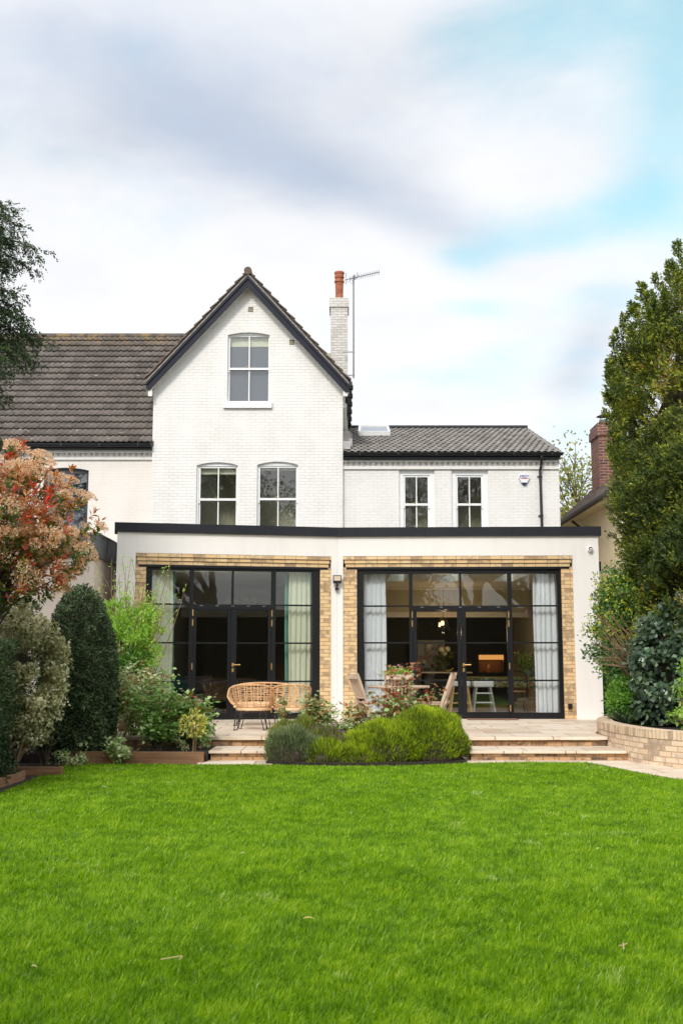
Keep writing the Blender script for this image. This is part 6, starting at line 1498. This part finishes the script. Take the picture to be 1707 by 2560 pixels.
    g = MB(); g.box(a+.04, b-.04, Y+.04, Y+.86, z-.05, z-.012); g.build('tabletop', M_OAK, t)
    for x in (a+.08, b-.14):
        for y in (Y+.08, Y+.76): g = MB(); g.box(x, x+.06, y, y+.06, FL, z-.05); g.build('leg', M_OAK, t)
    mf, nt, bb, L = base_mat('flowered_cloth'); tc = nd(nt, 'ShaderNodeTexCoord'); vo = nd(nt, 'ShaderNodeTexVoronoi'); vo.inputs['Scale'].default_value = 26; L(tc.outputs['Object'], vo.inputs['Vector'])
    sp = nd(nt, 'ShaderNodeSeparateColor'); L(vo.outputs['Color'], sp.inputs[0]); rp = ramp(nt, [(0, (.55, .60, .42)), (.35, (.12, .26, .05)), (.6, (.28, .40, .10)), (.82, (.55, .12, .05)), (.9, (.62, .30, .06))], 'CONSTANT'); L(sp.outputs[0], rp.inputs[0]); L(rp.outputs[0], bb.inputs['Base Color']); bb.inputs['Roughness'].default_value = .8
    g = MB(); g.box(a, b, Y, Y+.9, z-.008, z); g.box(a, b, Y, Y+.004, PZ(1718, Y), z-.009); g.box(a, a+.004, Y+.005, Y+.9, PZ(1718, Y), z-.009); g.box(b-.004, b, Y+.005, Y+.9, PZ(1718, Y), z-.009); o = g.build('tablecloth', mf); tag(o, 'flowered green and red tablecloth on the dining table in the right room', 'tablecloth')
    x = PX(1322, 1660, Y+.4); t = thing('flower_vase', 'leafy flower arrangement on the dining table beside the white curtain', 'vase', (x, Y+.4, z)); g = MB(); g.lathe([(.06, 0), (.11, .07), (.12, .13), (.10, .16)], (x, Y+.4, z), 14); g.build('vase', plain('celadon_bowl', (.22, .30, .27), .3), t)
    P_ = np.array([x-.05, Y+.4, z+.32])+r3.normal(0, .12, (320, 3)); leaf_mesh('foliage', P_, rnd(320), .08, .035, r3.random(320), F_FERN, t); P_ = np.array([x-.05, Y+.38, z+.38])+r3.normal(0, .12, (60, 3)); leaf_mesh('flower', P_, rnd(60), .05, .05, r3.random(60), F_YELLOW, t)
    # stools
    def stool(pl, pr, pt, pb, pfoot, Y, seatmat, legmat, label, rungs=True):
        a, b = PX(pl, pt, Y), PX(pr, pt, Y); z1, z0 = PZ(pt, Y), PZ(pb, Y); c = ((a+b)/2, Y+.2, FL); t = thing('bar_stool', label, 'stool', c); g = MB(); g.box(a, b, Y, Y+.40, z0, z1); g.build('seat', seatmat, t, bevel=.03)
        for sx in (-1, 1):
            for sy in (0, 1):
                x = (a+b)/2+sx*(b-a)*.34; y = Y+.05+.30*sy; g = MB(); g.bar((x, y, z0+.002), (x+sx*.085, y+(sy-.5)*.16, FL), .04, .04, (0, 1, 0)); g.build('leg', legmat, t)
        if rungs:
            for zz in (FL+.22, FL+.42):
                h = (zz-FL)/(z0-FL); w = (b-a)*.34+.085*(1-h); g = MB(); g.box((a+b)/2-w, (a+b)/2+w, Y+.0, Y+.03, zz, zz+.03); g.build('rung', M_WHITEPLASTIC if legmat is not M_OAK else legmat, t)
    greyleg = plain('pale_grey_leg', (.36, .36, .35), .5)
    stool(1183, 1234, 1702, 1718, 1778, 24.2, M_WHITEPLASTIC, greyleg, 'white topped stool with grey legs behind the right leaf of the right doors')
    stool(1126, 1176, 1702, 1716, 1778, 24.0, M_WHITEPLASTIC, M_OAK, 'white topped stool with splayed oak legs behind the door mid post')
    # two cafe chairs
    def cafe(px, Y, label):
        x = PX(px, 1700, Y); t = thing('cafe_chair', label, 'chair', (x, Y, FL)); met = M_UNIT
        g = MB(); g.lathe([(.19, .44), (.21, .455), (.20, .47)], (x, Y, FL), 16); g.build('seat', M_OAK, t)
        g = MB(); pts = [(x-.2, Y-.16, FL+.46), (x-.2, Y-.2, FL+.75), (x-.12, Y-.22, FL+.88), (x+.12, Y-.22, FL+.88), (x+.2, Y-.2, FL+.75), (x+.2, Y-.16, FL+.46)]; g.tube([np.array(q) for q in smoothpoly(pts, 5)], .014, 6); g.build('backrest', met, t)
        for sx in (-1, 1):
            for sy in (-1, 1): g = MB(); g.tube([(x+sx*.14, Y+sy*.14, FL+.44), (x+sx*.19, Y+sy*.2, FL)], .012, 6); g.build('leg', met, t)
    cafe(1290, 24.9, 'dark bentwood cafe chair at the dining table beside the white curtain')
    # pendants and the pink globe
    Y = 26.0; x, z = P(1108, 1575, Y); pl = bpy.data.lights.new('pendant_bulb', 'POINT'); pl.energy = 22; pl.color = (1, .72, .42); pl.shadow_soft_size = .04; po = bpy.data.objects.new('pendant_bulb', pl); COL.objects.link(po); po.location = (x, Y-.02, z-.06); t = thing('pendant_lamp', 'clear glass pendant lamp with glowing filament above the kitchen island', 'lamp', (x, Y, z)); g = MB(); k = Y/2757
    g.lathe([(16*k, 0), (15*k, 6*k), (11*k, 22*k), (6*k, 30*k), (3*k, 34*k)], (x, Y, z-2*k), 18); g.build('lamp_shade', glass('smoked_lamp_glass', (.75, .70, .62), 3.0), t)
    g = MB(); g.tube([(x-.02, Y, z+12*k), (x-.02, Y, z+22*k)], .03, 8); g.tube([(x-.09, Y, z+8*k), (x-.09, Y, z+18*k)], .02, 8); g.build('bulb', emit('warm_filament', (1, .62, .25), 6), t); g = MB(); g.tube([(x, Y, z+32*k), (x, Y, CEIL_Z-.051)], .005, 5); g.build('cord', M_PLASTIC, t)
    Y = 25.0; x, z = P(1325, 1532, Y); t = thing('pendant_lamp', 'round dusty pink pendant shade beside the white curtain', 'lamp', (x, Y, z)); g = MB(); g.ball((x, Y, z), .125, 18, 12); g.build('lamp_shade', plain('dusty_pink', (.42, .29, .28), .6), t, smooth=True); g = MB(); g.tube([(x, Y, z+.12), (x, Y, CEIL_Z-.002)], .005, 5); g.build('cord', M_PLASTIC, t)
    # sitting room behind the left doors
    Y = 25.5; t = thing('chandelier', 'brass bar lamp with four round pale glass shades in the left room', 'lamp', (PX(600, 1500, Y), Y, PZ(1500, Y))); z = PZ(1500, Y); g = MB(); g.tube([(PX(570, 1500, Y), Y, z), (PX(632, 1500, Y), Y, z)], .012, 6); g.tube([(PX(600, 1500, Y), Y, z), (PX(600, 1500, Y), Y, CEIL_Z)], .008, 6); g.build('bar', M_BRASS, t)
    for px in (570, 588, 613, 632): x = PX(px, 1500, Y); g = MB(); g.ball((x, Y-.03, z), .078, 16, 8, (1, .45, 1.1)); g.build('lamp_shade', plain('pale_brass_glass', (.58, .52, .34), .4), t, smooth=True)
    Y = 24.2; t = thing('sofa', 'dark sofa inside the left doors beside the curtain', 'sofa', (PX(430, 1740, Y), Y+.4, FL)); a, b = -3.85, PX(520, 1740, Y); g = MB(); g.box(a, b, Y, Y+.9, FL+.12, FL+.42); g.build('seat', plain('grey_brown_fabric', (.16, .13, .12), .9), t, bevel=.05); g = MB(); g.box(a, b, Y+.7, Y+.95, FL+.42, FL+.8); g.build('backrest', plain('grey_brown_fabric', (.14, .11, .10), .9), t, bevel=.05)
    x = PX(446, 1725, Y); t = thing('cushion', 'teal cushion standing on the dark sofa', 'cushion', (x, Y+.3, FL+.42)); g = MB(); g.ball((x-.05, Y+.35, FL+.60), .24, 14, 8, (.95, .4, .8)); g.build('cover', plain('teal_velvet', (.02, .13, .13), .8), t, smooth=True)
    Y = 23.0; x = PX(483, 1765, Y); t = thing('footstool', 'cream fleece topped footstool just inside the left doors', 'stool', (x, Y, FL)); g = MB(); g.ball((x, Y, FL+.30), .22, 16, 8, (1, .8, .34)); g.build('seat', plain('cream_fleece', (.58, .49, .36), .95, bump=.8, bscale=60), t)
    for sx in (-1, 1):
        for sy in (-1, 1): g = MB(); g.tube([(x+sx*.12, Y+sy*.1, FL+.26), (x+sx*.16, Y+sy*.13, FL)], [.02, .012], 8); g.build('leg', M_OAK, t)
room_things()

# ------------------------------------------------------------------ garden furniture
def rattan_seat(name, label, cat, loc, rz, width, depth=.60, group=None, seed=1, n_rib=11, n_cane=10):
    """bucket of bent canes: back and arms in one U, seat, wire legs. local: back at -y, open to +y"""
    t = thing(name, label, cat, loc, rz, group); rs = np.random.default_rng(seed); hw = width/2; sz, top = .36, .73
    def U(a, s=1.0):           # a in 0..1 round the U; s grows the plan outwards with height
        rr = min(.27, hw*.8); x0 = hw*s; yb = -depth*.45*s; L1 = depth*.72-rr; L2 = 2*(x0-rr); arc = math.pi/2*rr; tot = 2*L1+2*arc+L2; q = a*tot
        if q < L1: return np.array([-x0, yb+rr+L1-q])
        q -= L1
        if q < arc: w = q/rr; return np.array([-x0+rr-rr*math.cos(w), yb+rr-rr*math.sin(w)])
        q -= arc
        if q < L2: return np.array([-x0+rr+q, yb])
        q -= L2
        if q < arc: w = q/rr; return np.array([x0-rr+rr*math.sin(w), yb+rr-rr*math.cos(w)])
        return np.array([x0, yb+rr+(q-arc)])
    def rim(a):                # height of the rim: high at the back, dropping towards the arm ends
        return sz+(top-sz)*(1-.62*abs(2*a-1)**2.6)
    def pt(a, f):              # f 0 seat .. 1 rim
        s = .80+.20*f**.6; p = U(a, s); return np.array([p[0], p[1], sz+(rim(a)-sz)*f])
    N = 46
    def B(g, nm, m): return g.build(nm, m, t, world=False)
    g = MB(); ring = [pt(i/N, 1.0) for i in range(N+1)]; fr = [pt(1, f) for f in (.75, .5, .25, .0)]; fl = [pt(0, f) for f in (.0, .25, .5, .75)]
    g.tube(fl+ring+fr, .016, 8); B(g, 'rim', M_RATTAN)
    g = MB()
    for k in range(1, n_rib): a = k/n_rib; g.tube([pt(a, f) for f in (0, .15, .35, .6, .8, 1)], .0095, 6)
    B(g, 'rib', M_RATTAN)
    g = MB()
    for k in range(n_cane):
        f0 = .06+.86*(k+.5)/n_cane; am = rs.normal(0, .018); ph = rs.uniform(0, 6.28); lo, hi = rs.uniform(0.0, .06), 1-rs.uniform(0.0, .06)
        g.tube([pt(lo+(hi-lo)*i/34, f0+am*math.sin(ph+i*.42)+.006*rs.normal()) for i in range(35)], .0042, 4)
    B(g, 'cane', M_CANE)
    g = MB(); low = [pt(i/N, 0) for i in range(N+1)]; yf = low[0][1]; poly = [(p[0], p[1]) for p in low]; g.slab(poly, sz-.045, sz-.005); B(g, 'seat', M_RATTAN)
    g = MB(); g.tube([np.array([p[0], p[1], sz-.03]) for p in low], .022, 8, closed=True)
    g.tube([np.array([p[0]*1.0, p[1], sz+.02]) for p in low], .013, 6, closed=True); B(g, 'seat_rail', M_CANE)
    for sx in (-1, 1):
        for y0, y1 in ((-depth*.30, -depth*.40), (depth*.22, depth*.32)):
            g = MB()
            for dx in (0, .045): g.tube([(sx*(hw*.72-dx*2.4), y0, sz-.04), (sx*(hw*.80-dx), y1, .012)], .0075, 6)
            g.tube([(sx*(hw*.80-.06), y1, .008), (sx*(hw*.80+.015), y1, .008)], .008, 6); B(g, 'leg', M_PLASTIC)
    g = MB(); g.tube([(-hw*.75, -depth*.33, .2), (hw*.75, depth*.25, .2)], .006, 5); g.tube([(hw*.75, -depth*.33, .2), (-hw*.75, depth*.25, .2)], .006, 5); B(g, 'brace', M_PLASTIC)
    return t
gx, gy = G(632, 1824, PATIO_Z)
rattan_seat('rattan_chair', 'honey rattan bucket chair, left one of the two with their backs to the lawn', 'chair', (-1.46, 18.45, PATIO_Z), R(-4), .66, group='rattan chairs on the patio', seed=3)
rattan_seat('rattan_chair', 'honey rattan bucket chair, right one of the two, partly behind the single stemmed rose', 'chair', (-.83, 18.50, PATIO_Z), R(9), .64, group='rattan chairs on the patio', seed=4)
rattan_seat('rattan_sofa', 'honey rattan two seat sofa behind the two rattan chairs, facing the lawn', 'sofa', (-1.38, 19.75, PATIO_Z), R(180), 1.22, .66, seed=5, n_rib=16, n_cane=10)

TX, TY = .97, 18.75
t = thing('garden_table', 'round silvered teak table on the patio', 'table', (TX, TY, PATIO_Z)); g = MB(); rr = .49
for k in range(11):
    x = -rr+rr*2*(k+.5)/11; h = math.sqrt(max(0, rr*rr-x*x))-.005; g.box(TX+x-.041, TX+x+.041, TY-h, TY+h, PATIO_Z+.68, PATIO_Z+.702)
g.tube([(TX+rr*math.cos(a), TY+rr*math.sin(a), PATIO_Z+.688) for a in np.linspace(0, 2*math.pi, 37)[:-1]], .021, 6, closed=True)
g.build('tabletop', M_TEAK, t)
for s in (-1, 1):
    for q in (-1, 1): g = MB(); g.bar((TX+s*.30, TY+q*.22, PATIO_Z+.68), (TX-s*.28, TY+q*.22, PATIO_Z), .05, .028, (0, 1, 0)); g.build('leg', M_TEAK, t)
def folding_chair(label, loc, rz, group='folding teak chairs round the garden table'):
    """local: seat faces +y, back at -y"""
    t = thing('folding_chair', label, 'chair', loc, rz, group); B = lambda g, n: g.build(n, M_TEAK, t, world=False)
    for s in (-1, 1):
        g = MB(); pts = [(s*.215, -.02, 0), (s*.215, -.06, .40), (s*.215, -.15, .66), (s*.215, -.24, .90)]
        for a, b in zip(pts[:-1], pts[1:]): g.bar(a, b, .024, .045, (0, 1, 0))
        g.tube([(s*.215-.012, -.24, .90), (s*.215+.012, -.24, .90)], .0225, 10); B(g, 'back_post')
        g = MB(); g.bar((s*.185, .33, 0), (s*.185, -.14, .46), .024, .042, (0, 1, 0)); B(g, 'leg')
    g = MB(); g.bar((-.203, -.235, .86), (.203, -.235, .86), .024, .08, (0, .3, .95)); B(g, 'top_rail')
    g = MB(); g.bar((-.203, -.10, .52), (.203, -.10, .52), .022, .045, (0, .3, .95)); B(g, 'lower_rail')
    for k in range(7): x = -.17+.34*k/6; g = MB(); g.bar((x, -.107, .54), (x, -.222, .825), .026, .012, (0, 1, 0)); B(g, 'back_slat')
    g = MB()
    for k in range(7): y = -.08+.40*k/6; g.box(-.20, .20, y-.024, y+.024, .43, .447)
    for s in (-1, 1): g.box(s*.17-.012, s*.17+.012, -.10, .34, .40, .429)
    B(g, 'seat'); return t
folding_chair('folding teak chair with its slatted back to the lawn in front of the flower trough', (.90, 17.92, PATIO_Z), R(2))
folding_chair('folding teak chair seen from the side, left of the round table', (.42, 18.55, PATIO_Z), R(-72))
folding_chair('folding teak chair seen from the side, right of the round table', (1.62, 18.50, PATIO_Z), R(76))
# flower trough on the table
t = thing('flower_trough', 'shallow planter of pink flowers on the garden table', 'planter', (TX-.02, TY-.05, PATIO_Z+.703)); z = PATIO_Z+.703; g = MB(); g.lathe([(.10, 0), (.15, .02), (.18, .15), (.17, .155), (.15, .12)], (TX-.02, TY-.05, z), 18); g.build('pot', M_LEAD, t)
r4 = np.random.default_rng(14); n = 900; P_ = np.array([TX-.02, TY-.05, z+.20])+r4.normal(0, 1, (n, 3))*np.array([.11, .09, .045]); leaf_mesh('foliage', P_, unit(rnd(n)+np.array([0, 0, .6])), .035, .02, r4.random(n), F_BRIGHT, t)
n = 48; P_ = np.array([TX-.02, TY-.06, z+.24])+r4.normal(0, 1, (n, 3))*np.array([.13, .09, .045]); leaf_mesh('flower', P_, unit(rnd(n)+np.array([0, -.3, .6])), .035, .032, r4.random(n), foliage('pink_flower', [(0, (.45, .10, .22)), (.6, (.62, .25, .36)), (1, (.75, .55, .55))], .25), t)
stems('stem', (TX-.02, TY-.05, z+.1), [(TX+.02, TY-.05, z+.36), (TX+.10, TY-.02, z+.36), (TX-.15, TY, z+.30)], .004, M_GREENSTEM, t, .05)
# pots, trough and mat
t = thing('door_mat', 'thin brown doormat in front of the right doors', 'doormat', (2.9, 21.7, PATIO_Z)); a = S2.at(1166, 1797)[0]; b = S2.at(1288, 1797)[0]; g = MB(); ubox(g, a, b, .06, .46, PATIO_Z+.002, PATIO_Z+.018); S2.put(g).build('mat', plain('coir', (.23, .13, .085), .95, bump=.8), t)
x, y = G(446, 1812, PATIO_Z); t = thing('planter_pot', 'dark trough half hidden by the bright green rose near the left doors', 'pot', (x, y, PATIO_Z)); g = MB(); g.box(x-.19, x+.19, y-.09, y+.09, PATIO_Z, PATIO_Z+.13); g.build('pot', M_PLASTIC, t, bevel=.01)
x, y = G(355, 1815, PATIO_Z); t = thing('planter_pot', 'tall maroon glazed pot beside the left door jamb', 'pot', (x, y, PATIO_Z)); g = MB(); g.lathe([(.10, 0), (.15, .1), (.16, .25), (.12, .36), (.13, .40), (.11, .40), (.10, .33)], (x, y, PATIO_Z), 18); g.build('pot', plain('maroon_glaze', (.13, .025, .03), .3), t, smooth=True)
t = thing('daffodils', 'clump of yellow flowers in front of the bright green rose', 'flowers', (-3.0, 17.0, PATIO_Z)); n = 80; P_ = np.array([-2.98, 17.0, PATIO_Z+.30])+r4.normal(0, 1, (n, 3))*np.array([.10, .06, .05]); leaf_mesh('flower', P_, unit(rnd(n)+np.array([0, -.4, .3])), .055, .05, r4.random(n), foliage('yellow_flower', [(0, (.62, .42, .02)), (1, (.78, .62, .12))], .3), t); leaf_mesh('foliage', np.array([-2.98, 17.0, PATIO_Z])+r4.normal(0, .06, (70, 3))*np.array([1, 1, 0]), unit(r4.normal(0, .25, (70, 3))+np.array([0, 0, 1])), .28, .014, r4.random(70), F_FERN, t)
# a few scattered leaves and twigs on the lawn
def litter(px, py, label, col, s, cat='leaf', twig=False, name='fallen_leaf'):
    x, y = G(px, py, .045); o = MB()
    if twig:
        for a, b in twig: o.tube([(x+a[0], y+a[1], .05), (x+b[0], y+b[1], .055)], .0035, 5)
    else:
        pts = [(-s, 0), (-s*.5, s*.45), (s*.2, s*.5), (s, 0), (s*.2, -s*.5), (-s*.5, -s*.45)]; m = len(pts)
        o.add([(x, y, .062)]+[(x+p, y+q, .05+.02*abs(q)/s) for p, q in pts], [(0, 1+i, 1+(i+1) % m) for i in range(m)])
    tag(o.build(name, plain(label[:20], col, .7)), label, cat, 'litter on the lawn')
litter(260, 1969, 'white petal on the lawn below the rose bed at left', (.72, .62, .58), .03)
litter(157, 1914, 'brown leaf at the corner of the lawn beside the timber board', (.28, .12, .06), .03)
litter(418, 2011, 'small brown leaf on the left of the lawn behind the pale one', (.30, .16, .07), .022)
litter(607, 2136, 'pale leaf on the middle left of the lawn', (.62, .50, .32), .022)
litter(772, 2300, 'yellowed leaf lying on the middle of the lawn', (.45, .38, .10), .035)
litter(1494, 2125, 'white petal at the right of the lawn', (.70, .66, .55), .015)
litter(85, 2422, 'tan leaf at the lower left of the lawn', (.52, .40, .22), .018)
litter(437, 2400, 'forked straw twig at the lower left of the lawn', (.50, .40, .16), .1, 'twig', [((-.06, -.01), (.03, .03)), ((.03, .03), (.025, -.03))], 'straw_twig')
litter(1557, 2370, 'thin straw twig at the lower right of the lawn', (.50, .38, .18), .1, 'twig', [((-.01, -.05), (.012, .05)), ((-.015, .02), (.03, .04))], 'straw_twig')
